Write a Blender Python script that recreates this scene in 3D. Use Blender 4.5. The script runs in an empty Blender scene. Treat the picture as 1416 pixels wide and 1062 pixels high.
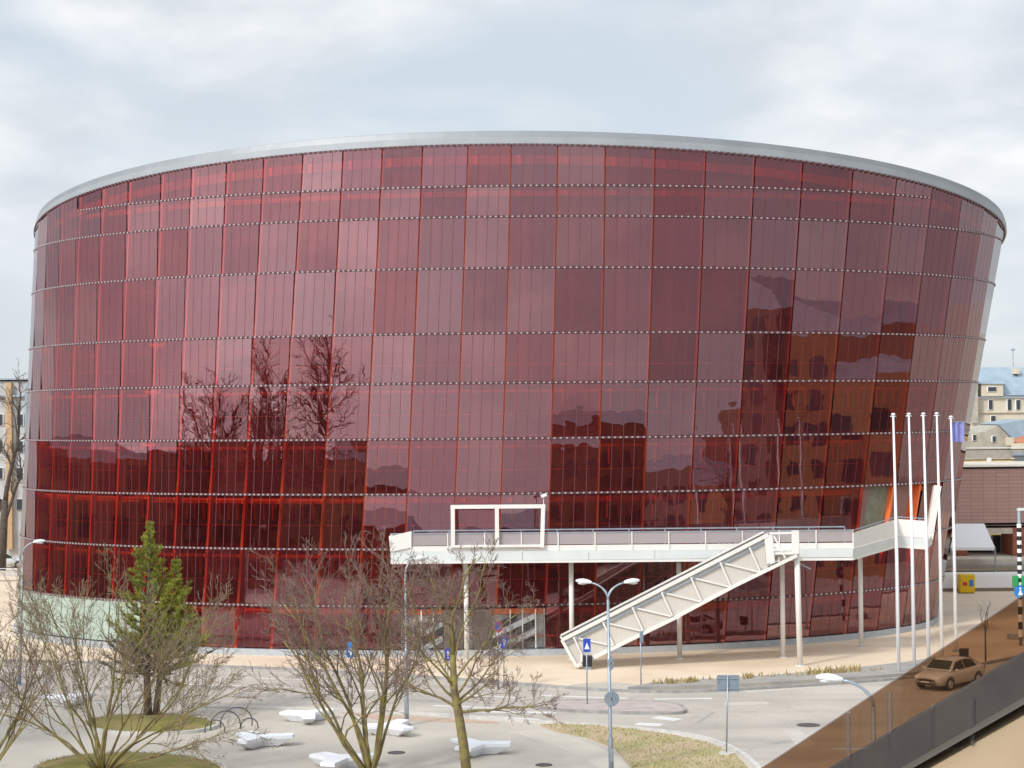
import bpy, math, random
from mathutils import Vector, Matrix

C = bpy.context.scene.collection
scene = bpy.context.scene
PI = math.pi

# ------------------------------------------------------------------ camera
FPX, ROLL, YH, CAMH = 2600.0, 0.0098, 569.7, 13.3
TH = math.atan((YH - 531.0) / FPX)
cr, sr, ct, st = math.cos(ROLL), math.sin(ROLL), math.cos(TH), math.sin(TH)
R0, F0, U0 = Vector((1, 0, 0)), Vector((0, ct, st)), Vector((0, -st, ct))
RV, UV = R0 * cr - U0 * sr, R0 * sr + U0 * cr
cam_data = bpy.data.cameras.new('camera')
cam = bpy.data.objects.new('camera', cam_data)
C.objects.link(cam)
M = Matrix(((RV.x, UV.x, -F0.x, 0), (RV.y, UV.y, -F0.y, 0), (RV.z, UV.z, -F0.z, CAMH), (0, 0, 0, 1)))
cam.matrix_world = M
cam_data.sensor_width = 36
cam_data.lens = FPX * 36 / 1416
cam_data.clip_start = 0.1
cam_data.clip_end = 6000
scene.camera = cam

# ------------------------------------------------------------------ sky and sun
SUN_EL, SUN_AZ = math.radians(38), math.radians(222)     # azimuth clockwise from +Y: behind the camera, to its left
world = bpy.data.worlds.new('World')
scene.world = world
world.use_nodes = True
nt = world.node_tree
nt.nodes.clear()
def wn(t, **kw):
    n = nt.nodes.new(t)
    for k, v in kw.items(): setattr(n, k, v)
    return n
w_out = wn('ShaderNodeOutputWorld')
w_bg = wn('ShaderNodeBackground'); w_bg.inputs['Strength'].default_value = 0.1
w_sky = wn('ShaderNodeTexSky', sky_type='NISHITA', sun_disc=False)
w_sky.sun_elevation = SUN_EL; w_sky.sun_rotation = SUN_AZ
w_tc = wn('ShaderNodeTexCoord')
w_map = wn('ShaderNodeMapping'); w_map.inputs['Scale'].default_value = (1, 1, 2.5); w_map.inputs['Location'].default_value = (0.55, 0.2, 0.35)
w_n1 = wn('ShaderNodeTexNoise'); w_n1.inputs['Scale'].default_value = 4.6; w_n1.inputs['Detail'].default_value = 7; w_n1.inputs['Roughness'].default_value = 0.52; w_n1.inputs['Distortion'].default_value = 0.6
w_r1 = wn('ShaderNodeValToRGB')
w_r1.color_ramp.elements[0].position = 0.34; w_r1.color_ramp.elements[1].position = 0.60
w_n2 = wn('ShaderNodeTexNoise'); w_n2.inputs['Scale'].default_value = 9.0; w_n2.inputs['Detail'].default_value = 6; w_n2.inputs['Roughness'].default_value = 0.5
w_r2 = wn('ShaderNodeValToRGB')
w_r2.color_ramp.elements[0].position = 0.38; w_r2.color_ramp.elements[1].position = 0.66
w_r2.color_ramp.elements[0].color = (6.3, 6.8, 7.35, 1); w_r2.color_ramp.elements[1].color = (9.0, 9.15, 9.3, 1)
w_thin = wn('ShaderNodeMix', data_type='RGBA')      # thin veil over the blue
w_thin.inputs[0].default_value = 0.80
w_thin.inputs[7].default_value = (6.6, 7.3, 8.0, 1)
w_mix = wn('ShaderNodeMix', data_type='RGBA')
L = nt.links.new
L(w_tc.outputs['Generated'], w_map.inputs['Vector'])
L(w_map.outputs['Vector'], w_n1.inputs['Vector']); L(w_map.outputs['Vector'], w_n2.inputs['Vector'])
L(w_n1.outputs['Fac'], w_r1.inputs['Fac']); L(w_n2.outputs['Fac'], w_r2.inputs['Fac'])
L(w_sky.outputs['Color'], w_thin.inputs[6])
L(w_r1.outputs['Color'], w_mix.inputs[0]); L(w_thin.outputs[2], w_mix.inputs[6]); L(w_r2.outputs['Color'], w_mix.inputs[7])
w_dot = wn('ShaderNodeVectorMath', operation='DOT_PRODUCT')     # cloud near the veiled sun is brighter
w_dot.inputs[1].default_value = (math.sin(SUN_AZ)*math.cos(SUN_EL), math.cos(SUN_AZ)*math.cos(SUN_EL), math.sin(SUN_EL))
w_pos = wn('ShaderNodeMath', operation='MAXIMUM'); w_pos.inputs[1].default_value = 0.0
w_pow = wn('ShaderNodeMath', operation='POWER'); w_pow.inputs[1].default_value = 3.0
w_aur = wn('ShaderNodeMath', operation='MULTIPLY_ADD'); w_aur.inputs[1].default_value = 2.0; w_aur.inputs[2].default_value = 1.0
w_scl = wn('ShaderNodeVectorMath', operation='SCALE')
L(w_tc.outputs['Generated'], w_dot.inputs[0]); L(w_dot.outputs['Value'], w_pos.inputs[0]); L(w_pos.outputs[0], w_pow.inputs[0]); L(w_pow.outputs[0], w_aur.inputs[0])
L(w_mix.outputs[2], w_scl.inputs[0]); L(w_aur.outputs[0], w_scl.inputs['Scale'])
L(w_scl.outputs[0], w_bg.inputs['Color']); L(w_bg.outputs['Background'], w_out.inputs['Surface'])

sun_d = bpy.data.lights.new('sun', 'SUN')
sun_d.energy = 2.3; sun_d.angle = math.radians(7); sun_d.color = (1.0, 0.95, 0.88)
sun = bpy.data.objects.new('sun', sun_d); C.objects.link(sun)
to_sun = Vector((math.sin(SUN_AZ) * math.cos(SUN_EL), math.cos(SUN_AZ) * math.cos(SUN_EL), math.sin(SUN_EL)))
sun.rotation_euler = to_sun.to_track_quat('Z', 'Y').to_euler()
scene.view_settings.view_transform = 'Standard'
scene.view_settings.look = 'None'
scene.view_settings.exposure = 0.12
scene.view_settings.gamma = 1
scene.view_settings.use_curve_mapping = False
scene.cycles.use_denoising = True
scene.cycles.max_bounces = 8
scene.cycles.transparent_max_bounces = 16

# ------------------------------------------------------------------ helpers
def A(px, py, Y):
    """world point at forward distance Y for a place in the 1416 x 1062 survey picture"""
    dx, dy = px - 708.0, py - 531.0
    u = dx * cr - dy * sr
    v = dx * sr + dy * cr
    d = R0 * (u / FPX) + U0 * (-v / FPX) + F0
    s = Y / d.y
    return Vector((d.x * s, Y, CAMH + d.z * s))
def G(px, py, z=0.0):
    dx, dy = px - 708.0, py - 531.0
    u = dx * cr - dy * sr
    v = dx * sr + dy * cr
    d = R0 * (u / FPX) + U0 * (-v / FPX) + F0
    s = (z - CAMH) / d.z
    return Vector((d.x * s, d.y * s, z))

class MB:
    """collects shapes, then links them as one mesh object"""
    def __init__(self): self.v = []; self.f = []; self.m = []
    def add(self, vs, fs, mi=0):
        b = len(self.v)
        self.v.extend([tuple(p) for p in vs])
        self.f.extend([tuple(b + i for i in f) for f in fs]); self.m.extend([mi] * len(fs))
        return self
    def box(self, lo, hi, mi=0, ch=0.0):
        x0, y0, z0 = lo; x1, y1, z1 = hi
        if x0 > x1: x0, x1 = x1, x0
        if y0 > y1: y0, y1 = y1, y0
        if z0 > z1: z0, z1 = z1, z0
        v = [(x0,y0,z0),(x1,y0,z0),(x1,y1,z0),(x0,y1,z0),(x0,y0,z1),(x1,y0,z1),(x1,y1,z1),(x0,y1,z1)]
        return self.add(v, [(3,2,1,0),(4,5,6,7),(0,1,5,4),(1,2,6,5),(2,3,7,6),(3,0,4,7)], mi)
    def obox(self, c, ax, ay, az, mi=0):
        """box about c with half-axis vectors"""
        c, ax, ay, az = Vector(c), Vector(ax), Vector(ay), Vector(az)
        v = [c + sx*ax + sy*ay + sz*az for sz in (-1,1) for sx, sy in ((-1,-1),(1,-1),(1,1),(-1,1))]
        return self.add(v, [(3,2,1,0),(4,5,6,7),(0,1,5,4),(1,2,6,5),(2,3,7,6),(3,0,4,7)], mi)
    def bar(self, p, q, w, h, up=(0,0,1), mi=0):
        p, q = Vector(p), Vector(q); d = (q - p).normalized()
        s = d.cross(Vector(up))
        if s.length < 1e-4: s = d.cross(Vector((1,0,0)))
        s.normalize(); u = s.cross(d)
        return self.obox((p+q)/2, (q-p)/2, s*w/2, u*h/2, mi)
    def tube(self, pts, rad, n=8, mi=0, cap=True):
        pts = [Vector(p) for p in pts]
        if not hasattr(rad, '__len__'): rad = [rad]*len(pts)
        b = len(self.v); ref = None
        for i, p in enumerate(pts):
            d = (pts[min(i+1, len(pts)-1)] - pts[max(i-1, 0)])
            if d.length < 1e-9: d = Vector((0,0,1))
            d.normalize()
            if ref is None:
                ref = d.cross(Vector((0.31, 0.17, 0.93)))
                if ref.length < 0.05: ref = d.cross(Vector((1,0,0)))
            ref = (ref - d*ref.dot(d)).normalized(); o = d.cross(ref)
            for k in range(n):
                a = 2*PI*k/n
                q = p + (ref*math.cos(a) + o*math.sin(a))*rad[i]
                self.v.append((q.x, q.y, q.z))
        for i in range(len(pts)-1):
            for k in range(n):
                k2 = (k+1) % n
                self.f.append((b+i*n+k, b+i*n+k2, b+(i+1)*n+k2, b+(i+1)*n+k)); self.m.append(mi)
        if cap:
            self.f.append(tuple(b+k for k in reversed(range(n)))); self.m.append(mi)
            e = b+(len(pts)-1)*n
            self.f.append(tuple(e+k for k in range(n))); self.m.append(mi)
        return self
    def prism(self, poly, z0, z1, mi=0):
        """poly: list of xy, counter-clockwise from above"""
        n = len(poly)
        v = [(p[0], p[1], z0) for p in poly] + [(p[0], p[1], z1) for p in poly]
        f = [tuple(reversed(range(n))), tuple(range(n, 2*n))] + [(i, (i+1) % n, n+(i+1) % n, n+i) for i in range(n)]
        return self.add(v, f, mi)
    def extrude(self, front, vec, mi=0):
        """front: polygon of 3-d points, swept by vec"""
        n = len(front); vec = Vector(vec)
        v = [Vector(p) for p in front] + [Vector(p)+vec for p in front]
        f = [tuple(range(n)), tuple(reversed(range(n, 2*n)))] + [(i, n+i, n+(i+1) % n, (i+1) % n) for i in range(n)]
        return self.add(v, f, mi)
    def ball(self, c, r, sx=1, sy=1, sz=1, nu=10, nv=6, mi=0):
        c = Vector(c); vs = []; fs = []
        for j in range(1, nv):
            th = PI*j/nv
            for i in range(nu):
                a = 2*PI*i/nu
                vs.append((c.x+r*sx*math.sin(th)*math.cos(a), c.y+r*sy*math.sin(th)*math.sin(a), c.z+r*sz*math.cos(th)))
        top = len(vs); vs.append((c.x, c.y, c.z+r*sz)); bot = len(vs); vs.append((c.x, c.y, c.z-r*sz))
        for j in range(nv-2):
            for i in range(nu):
                i2 = (i+1) % nu
                fs.append((j*nu+i, (j+1)*nu+i, (j+1)*nu+i2, j*nu+i2))
        for i in range(nu):
            i2 = (i+1) % nu
            fs.append((top, i, i2)); fs.append((bot, (nv-2)*nu+i2, (nv-2)*nu+i))
        return self.add(vs, fs, mi)
    def build(self, name, mats, parent=None, smooth=False, origin=None, bevel=0.0):
        me = bpy.data.meshes.new(name)
        o3 = Vector(origin) if origin is not None else (parent.location.copy() if parent is not None else Vector((0,0,0)))
        ov = parent_offset(parent) if parent is not None else o3
        vs = [(x-ov.x, y-ov.y, z-ov.z) for x, y, z in self.v]
        me.from_pydata(vs, [], self.f)
        if not isinstance(mats, (list, tuple)): mats = [mats]
        for m in mats: me.materials.append(m)
        if len(mats) > 1: me.polygons.foreach_set('material_index', self.m)
        if smooth: me.polygons.foreach_set('use_smooth', [True]*len(self.f))
        me.update()
        ob = bpy.data.objects.new(name, me); C.objects.link(ob)
        if parent is not None: ob.parent = parent
        else: ob.location = ov
        if bevel:
            b = ob.modifiers.new('bevel', 'BEVEL'); b.width = bevel; b.segments = 2; b.limit_method = 'ANGLE'
        return ob

def parent_offset(o):
    p = Vector((0,0,0))
    while o is not None:
        p += o.location; o = o.parent
    return p

def tag(o, label=None, cat=None, group=None, kind=None):
    if label: o['label'] = label
    if cat: o['category'] = cat
    if group: o['group'] = group
    if kind: o['kind'] = kind
    return o
def thing(name, loc, label, cat, group=None, rz=0.0):
    o = bpy.data.objects.new(name, None); C.objects.link(o)
    o.empty_display_size = 0.3
    o.location = loc; o.rotation_euler = (0, 0, rz)
    return tag(o, label, cat, group)
def copy_tree(o, parent=None):
    c = o.copy(); C.objects.link(c)
    if parent is not None: c.parent = parent
    for ch in list(o.children): copy_tree(ch, c)
    return c
def structure(o): o['kind'] = 'structure'; return o
def stuff(o): o['kind'] = 'stuff'; return o

# ------------------------------------------------------------------ materials
def mat(name, col, rough=0.6, metal=0.0, var=0.0, scale=3.0, detail=5, bump=0.0, bscale=20.0, spec=0.5, col2=None, p0=0.35, p1=0.65, rnd=0.0, coat=0.0):
    m = bpy.data.materials.new(name); m.use_nodes = True
    n = m.node_tree.nodes; l = m.node_tree.links; b = n['Principled BSDF']
    b.inputs['Roughness'].default_value = rough; b.inputs['Metallic'].default_value = metal
    b.inputs['Specular IOR Level'].default_value = spec
    b.inputs['Coat Weight'].default_value = coat
    b.inputs['Base Color'].default_value = (*col, 1)
    if var or col2:
        tc = n.new('ShaderNodeTexCoord'); no = n.new('ShaderNodeTexNoise'); ra = n.new('ShaderNodeValToRGB')
        no.inputs['Scale'].default_value = scale; no.inputs['Detail'].default_value = detail; no.inputs['Roughness'].default_value = 0.6
        c2 = col2 or tuple(min(1, c*(1+var)) for c in col); c1 = col if col2 else tuple(c*(1-var) for c in col)
        ra.color_ramp.elements[0].color = (*c1, 1); ra.color_ramp.elements[1].color = (*c2, 1)
        ra.color_ramp.elements[0].position = p0; ra.color_ramp.elements[1].position = p1
        l.new(tc.outputs['Object'], no.inputs['Vector']); l.new(no.outputs['Fac'], ra.inputs['Fac'])
        last = ra.outputs['Color']
        if rnd:
            oi = n.new('ShaderNodeObjectInfo'); hs = n.new('ShaderNodeHueSaturation'); mr = n.new('ShaderNodeMapRange')
            mr.inputs['To Min'].default_value = 1-rnd; mr.inputs['To Max'].default_value = 1+rnd
            l.new(oi.outputs['Random'], mr.inputs['Value']); l.new(mr.outputs['Result'], hs.inputs['Value'])
            l.new(last, hs.inputs['Color']); last = hs.outputs['Color']
        l.new(last, b.inputs['Base Color'])
    if bump:
        tc = n.new('ShaderNodeTexCoord'); no = n.new('ShaderNodeTexNoise'); bm = n.new('ShaderNodeBump')
        no.inputs['Scale'].default_value = bscale; no.inputs['Detail'].default_value = 6
        bm.inputs['Strength'].default_value = bump; bm.inputs['Distance'].default_value = 0.05
        l.new(tc.outputs['Object'], no.inputs['Vector']); l.new(no.outputs['Fac'], bm.inputs['Height']); l.new(bm.outputs['Normal'], b.inputs['Normal'])
    return m

def glass_mat(name, tint, ior=1.7, body=None, body_fac=0.0, rough=0.0, streak=0.0, rnd=0.0, gloss=(0.95, 0.95, 1.0)):
    """sheet of tinted glass: coloured transmission, Fresnel mirror, a little scattering body"""
    m = bpy.data.materials.new(name); m.use_nodes = True
    n = m.node_tree.nodes; l = m.node_tree.links; n.clear()
    out = n.new('ShaderNodeOutputMaterial'); tr = n.new('ShaderNodeBsdfTransparent'); gl = n.new('ShaderNodeBsdfGlossy')
    fr = n.new('ShaderNodeFresnel'); mx = n.new('ShaderNodeMixShader')
    gl.inputs['Roughness'].default_value = rough; fr.inputs['IOR'].default_value = ior
    gl.inputs['Color'].default_value = (*gloss, 1)
    tr.inputs['Color'].default_value = (*tint, 1)
    src = tr.outputs[0]
    if body:
        df = n.new('ShaderNodeBsdfDiffuse'); df.inputs['Color'].default_value = (*body, 1)
        m2 = n.new('ShaderNodeMixShader'); m2.inputs[0].default_value = body_fac
        l.new(tr.outputs[0], m2.inputs[1]); l.new(df.outputs[0], m2.inputs[2]); src = m2.outputs[0]
        if streak or rnd:
            # the printed dot screen on the panes: thin vertical lines of uneven density, differing from panel to panel
            tc = n.new('ShaderNodeTexCoord'); mp = n.new('ShaderNodeMapping'); mp.inputs['Scale'].default_value = (9.0, 9.0, 0.05)
            no = n.new('ShaderNodeTexNoise'); no.inputs['Scale'].default_value = 1.0; no.inputs['Detail'].default_value = 3
            oi = n.new('ShaderNodeObjectInfo')
            a1 = n.new('ShaderNodeMath'); a1.operation = 'MULTIPLY_ADD'; a1.inputs[1].default_value = streak; a1.inputs[2].default_value = body_fac - streak*0.5
            a2 = n.new('ShaderNodeMath'); a2.operation = 'MULTIPLY_ADD'; a2.inputs[1].default_value = rnd
            l.new(tc.outputs['Object'], mp.inputs['Vector']); l.new(mp.outputs['Vector'], no.inputs['Vector'])
            l.new(no.outputs['Fac'], a1.inputs[0]); l.new(oi.outputs['Random'], a2.inputs[0]); l.new(a1.outputs[0], a2.inputs[2])
            cl = n.new('ShaderNodeClamp'); l.new(a2.outputs[0], cl.inputs['Value']); l.new(cl.outputs[0], m2.inputs[0])
    if gloss[1] < .9:
        gm = n.new('ShaderNodeMix'); gm.data_type = 'RGBA'; gm.inputs[6].default_value = (*gloss, 1); gm.inputs[7].default_value = (1, 1, 1, 1)
        mr = n.new('ShaderNodeMapRange'); mr.inputs['From Min'].default_value = 0.15; mr.inputs['From Max'].default_value = 0.42
        l.new(fr.outputs[0], mr.inputs['Value']); l.new(mr.outputs['Result'], gm.inputs[0]); l.new(gm.outputs[2], gl.inputs['Color'])
        o2 = n.new('ShaderNodeObjectInfo'); wn_ = n.new('ShaderNodeTexWhiteNoise'); wn_.noise_dimensions = '1D'
        l.new(o2.outputs['Random'], wn_.inputs['W'])
        io = n.new('ShaderNodeMapRange'); io.inputs['To Min'].default_value = ior-.27; io.inputs['To Max'].default_value = ior+.24
        l.new(wn_.outputs['Value'], io.inputs['Value']); l.new(io.outputs['Result'], fr.inputs['IOR'])
        tm = n.new('ShaderNodeMix'); tm.data_type = 'RGBA'; tm.inputs[6].default_value = (*[c*.88 for c in tint], 1); tm.inputs[7].default_value = (*tint, 1)
        w2 = n.new('ShaderNodeTexWhiteNoise'); w2.noise_dimensions = '1D'; ad = n.new('ShaderNodeMath'); ad.operation = 'ADD'; ad.inputs[1].default_value = 3.7
        l.new(o2.outputs['Random'], ad.inputs[0]); l.new(ad.outputs[0], w2.inputs['W']); l.new(w2.outputs['Value'], tm.inputs[0]); l.new(tm.outputs[2], tr.inputs['Color'])
        t3 = n.new('ShaderNodeTexCoord'); n3 = n.new('ShaderNodeTexNoise'); n3.inputs['Scale'].default_value = 0.9; n3.inputs['Detail'].default_value = 1
        b3 = n.new('ShaderNodeBump'); b3.inputs['Strength'].default_value = 0.075; b3.inputs['Distance'].default_value = 0.05
        l.new(t3.outputs['Object'], n3.inputs['Vector']); l.new(n3.outputs['Fac'], b3.inputs['Height']); l.new(b3.outputs['Normal'], gl.inputs['Normal'])
    l.new(fr.outputs[0], mx.inputs[0]); l.new(src, mx.inputs[1]); l.new(gl.outputs[0], mx.inputs[2]); l.new(mx.outputs[0], out.inputs['Surface'])
    return m

m_plaza = mat('pale_paving', (0.475, 0.435, 0.375), 0.85, var=0.06, scale=0.35, detail=8, bump=0.05, bscale=3)
m_prom = mat('beige_paving', (0.63, 0.495, 0.36), 0.85, col2=(0.72, 0.60, 0.46), scale=0.22, detail=8, bump=0.05, bscale=3)
m_road = mat('asphalt_pale', (0.40, 0.365, 0.32), 0.9, col2=(0.50, 0.455, 0.40), scale=0.16, detail=9, bump=0.08, bscale=12)
def add_wear(m, sx, sy, lo, crack=.8):
    n = m.node_tree.nodes; l = m.node_tree.links; b = n['Principled BSDF']; src = b.inputs['Base Color'].links[0].from_socket
    tc = n.new('ShaderNodeTexCoord'); mp = n.new('ShaderNodeMapping'); mp.inputs['Scale'].default_value = (sx, sy, 1); no = n.new('ShaderNodeTexNoise'); no.inputs['Scale'].default_value = 1; no.inputs['Detail'].default_value = 5
    mr = n.new('ShaderNodeMapRange'); mr.inputs['From Min'].default_value = .35; mr.inputs['From Max'].default_value = .6; mr.inputs['To Min'].default_value = lo; mr.inputs['To Max'].default_value = 1.0
    vo = n.new('ShaderNodeTexVoronoi'); vo.feature = 'DISTANCE_TO_EDGE'; vo.inputs['Scale'].default_value = .23; wv = n.new('ShaderNodeTexNoise'); wv.inputs['Scale'].default_value = .7; wv.inputs['Detail'].default_value = 6
    mw = n.new('ShaderNodeMix'); mw.data_type = 'VECTOR'; mw.inputs[0].default_value = .35; l.new(tc.outputs['Object'], mw.inputs[4]); l.new(tc.outputs['Object'], wv.inputs['Vector']); sc_ = n.new('ShaderNodeVectorMath'); sc_.operation = 'SCALE'; sc_.inputs['Scale'].default_value = 6; l.new(wv.outputs['Color'], sc_.inputs[0])
    av = n.new('ShaderNodeVectorMath'); l.new(tc.outputs['Object'], av.inputs[0]); l.new(sc_.outputs[0], av.inputs[1]); l.new(av.outputs[0], vo.inputs['Vector'])
    cm = n.new('ShaderNodeMapRange'); cm.inputs['From Min'].default_value = 0; cm.inputs['From Max'].default_value = .016; cm.inputs['To Min'].default_value = crack; cm.inputs['To Max'].default_value = 1; l.new(vo.outputs['Distance'], cm.inputs['Value'])
    st_n = n.new('ShaderNodeTexNoise'); st_n.inputs['Scale'].default_value = .9; st_n.inputs['Detail'].default_value = 8; st_n.inputs['Roughness'].default_value = .7; l.new(tc.outputs['Object'], st_n.inputs['Vector'])
    sm = n.new('ShaderNodeMapRange'); sm.inputs['From Min'].default_value = .58; sm.inputs['From Max'].default_value = .72; sm.inputs['To Min'].default_value = 1; sm.inputs['To Max'].default_value = .86; l.new(st_n.outputs['Fac'], sm.inputs['Value'])
    m1 = n.new('ShaderNodeMath'); m1.operation = 'MULTIPLY'; l.new(cm.outputs['Result'], m1.inputs[0]); l.new(sm.outputs['Result'], m1.inputs[1]); m2_ = n.new('ShaderNodeMath'); m2_.operation = 'MULTIPLY'; l.new(m1.outputs[0], m2_.inputs[0]); l.new(mr.outputs['Result'], m2_.inputs[1])
    hs = n.new('ShaderNodeHueSaturation'); l.new(m2_.outputs[0], hs.inputs['Value']); l.new(tc.outputs['Object'], mp.inputs['Vector']); l.new(mp.outputs['Vector'], no.inputs['Vector']); l.new(no.outputs['Fac'], mr.inputs['Value']); l.new(src, hs.inputs['Color']); l.new(hs.outputs['Color'], b.inputs['Base Color'])
add_wear(m_road, .02, .55, .84); add_wear(m_prom, .05, .35, .92, .93); add_wear(m_plaza, .12, .12, .93, .92)
m_kerb = mat('granite_kerb', (0.30, 0.29, 0.28), 0.8, var=0.2, scale=2)
m_kerb_pale = mat('concrete_kerb', (0.52, 0.50, 0.47), 0.8, var=0.12, scale=2)
m_white_paint = mat('road_paint', (0.62, 0.61, 0.59), 0.8, var=0.12, scale=1.5)
m_grass_dry = mat('dry_grass', (0.46, 0.355, 0.24), 0.95, col2=(0.33, 0.30, 0.14), scale=0.45, detail=9, p0=0.4, p1=0.6, bump=0.4, bscale=9)
m_moss = mat('moss', (0.17, 0.165, 0.03), 0.95, col2=(0.26, 0.20, 0.08), scale=0.9, detail=9, bump=0.4, bscale=9)
m_blade = mat('grass_blade', (0.46, 0.37, 0.22), 0.9, col2=(0.30, 0.29, 0.11), scale=0.7)
m_steel_white = mat('white_painted_steel', (0.72, 0.70, 0.66), 0.45, col2=(0.66, 0.64, 0.60), scale=1.6, detail=9, p0=.5, p1=.75)
m_fascia = mat('pale_grey_fascia', (0.60, 0.63, 0.62), 0.5, var=0.05, scale=0.8)
m_stair_mesh = mat('pale_mesh_infill', (0.50, 0.46, 0.41), 0.6, var=0.12, scale=4)
m_galv = mat('galvanised_steel', (0.32, 0.37, 0.42), 0.45, 0.5, var=0.12, scale=2)
m_lamp_white = mat('lamp_housing', (0.72, 0.74, 0.76), 0.35)
m_lamp_glass = mat('lamp_bowl', (0.55, 0.58, 0.60), 0.15)
m_concrete_white = mat('white_concrete', (0.74, 0.76, 0.80), 0.7, var=0.05, scale=1.4, bump=0.05, bscale=8)
m_rim = mat('zinc_rim', (0.235, 0.245, 0.26), 0.5, 0.3, var=0.06, scale=0.5)
m_rim_low = mat('zinc_rim_soffit', (0.31, 0.325, 0.34), 0.5, 0.2, var=0.06, scale=0.5)
m_orange = mat('orange_red_steel', (0.92, 0.19, 0.05), 0.55)
m_inner = mat('inner_red_wall', (0.26, 0.11, 0.10), 0.7, var=0.25, scale=0.4)
m_inner_dark = mat('inner_dark_glazing', (0.045, 0.035, 0.045), 0.35)
m_clip = mat('glass_clip', (0.40, 0.34, 0.35), 0.4)
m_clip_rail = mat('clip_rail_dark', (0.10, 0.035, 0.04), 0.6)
m_joint = mat('pane_joint', (0.19, 0.05, 0.05), 0.6)
m_red_glass = glass_mat('red_glass', (0.92, 0.20, 0.18), 2.38, body=(0.20, 0.030, 0.034), body_fac=0.08, streak=0.2, rnd=0.16, gloss=(1.0, 0.56, 0.60))
m_green_panel = mat('pale_green_glass', (0.37, 0.44, 0.38), 0.3, var=0.06, scale=0.7)
m_rail_glass = glass_mat('railing_glass', (0.85, 0.82, 0.82), 1.5, body=(0.62, 0.56, 0.56), body_fac=0.5)
m_clear_glass = glass_mat('clear_glass', (0.95, 0.96, 0.96), 1.4)
m_bronze_glass = glass_mat('bronze_glass', (0.60, 0.475, 0.375), 1.3, body=(0.22, 0.13, 0.08), body_fac=0.05)
m_window = mat('dark_window', (0.05, 0.06, 0.07), 0.08)
m_base = mat('blue_grey_plinth', (0.40, 0.43, 0.46), 0.7, var=0.08)
m_bark_olive = mat('lichen_bark', (0.27, 0.225, 0.06), 0.9, col2=(0.14, 0.105, 0.06), scale=2.2, bump=0.3, bscale=14)
m_twig = mat('grey_brown_twig', (0.22, 0.15, 0.125), 0.9, col2=(0.15, 0.10, 0.082), scale=0.6)
m_twig_warm = mat('olive_twig', (0.25, 0.20, 0.11), 0.9, col2=(0.17, 0.125, 0.09), scale=0.6)
m_bark_dark = mat('dark_bark', (0.085, 0.066, 0.055), 0.95, var=0.3, scale=3)
m_bark_pine = mat('pine_bark', (0.16, 0.115, 0.09), 0.95, var=0.3, scale=3)
m_needle = mat('pine_needle', (0.31, 0.315, 0.03), 0.7, col2=(0.15, 0.185, 0.032), scale=0.8, p0=0.35, p1=0.7)
m_needle_brown = mat('bare_pine_spray', (0.20, 0.145, 0.115), 0.9, col2=(0.15, 0.125, 0.06), scale=0.9)

# ------------------------------------------------------------------ ground
def sheet(name, pts, z, m):
    mb = MB(); mb.add([(p[0], p[1], z) for p in pts], [tuple(range(len(pts)))])
    return structure(mb.build(name, m))
def gp(pts): return [G(x, y).xy for x, y in pts]
def ccw(p):
    a = sum(p[i][0]*p[(i+1) % len(p)][1]-p[(i+1) % len(p)][0]*p[i][1] for i in range(len(p)))
    return p if a > 0 else list(reversed(p))
def smooth_line(p, n=6):
    """Catmull-Rom through 2-d points"""
    out = []
    for i in range(len(p)-1):
        a, b, c, d = p[max(i-1, 0)], p[i], p[i+1], p[min(i+2, len(p)-1)]
        for k in range(n):
            t = k/n
            out.append(tuple(0.5*((2*b[j])+(-a[j]+c[j])*t+(2*a[j]-5*b[j]+4*c[j]-d[j])*t*t+(-a[j]+3*b[j]-3*c[j]+d[j])*t**3) for j in (0, 1)))
    out.append(tuple(p[-1])); return out

sheet('ground', [(-2500, -600), (2500, -600), (2500, 4500), (-2500, 4500)], 0.0, m_plaza)
far_edge = smooth_line(gp([(-260, 913), (0, 915), (270, 922), (500, 932), (700, 946), (860, 957), (1000, 956), (1240, 940), (1330, 925), (1480, 895), (1700, 850)]))
near_edge = smooth_line(gp([(-260, 966), (0, 970), (280, 979), (500, 984), (690, 996), (760, 1001), (900, 1011), (990, 1027), (1045, 1060), (1075, 1120), (1090, 1300)]))
road_pts = far_edge + [(60, 40), (30, 30)] + list(reversed(near_edge))
sheet('road', ccw(road_pts), 0.006, m_road)
# promenade round the hall
prom = [(-75, 92)] + [(p[0], p[1]+0.16) for p in far_edge] + [(75, 140), (60, 190), (-80, 190)]
sheet('promenade', ccw(prom), 0.012, m_prom)
sheet('crossing_ramp', ccw(smooth_line(gp([(775, 951), (800, 946), (850, 944), (900, 950), (905, 956)]))), 0.016, m_plaza)

def ribbon(name, line, w, h, m, z0=0.0):
    mb = MB(); n = len(line); vs = []
    for i in range(n):
        a, b = Vector(line[max(i-1, 0)]), Vector(line[min(i+1, n-1)])
        d = (b-a).normalized(); s = Vector((-d.y, d.x))*w/2; p = Vector(line[i])
        vs += [(p.x-s.x, p.y-s.y, z0), (p.x+s.x, p.y+s.y, z0), (p.x+s.x, p.y+s.y, z0+h), (p.x-s.x, p.y-s.y, z0+h)]
    fs = []
    for i in range(n-1):
        for k in range(4): fs.append((i*4+k, i*4+(k+1) % 4, (i+1)*4+(k+1) % 4, (i+1)*4+k))
    fs += [(3, 2, 1, 0), tuple((n-1)*4+k for k in range(4))]
    mb.add(vs, fs); return structure(mb.build(name, m))
ribbon('kerb', far_edge, 0.22, 0.13, m_kerb)
ribbon('kerb', near_edge, 0.2, 0.12, m_kerb_pale)
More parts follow.
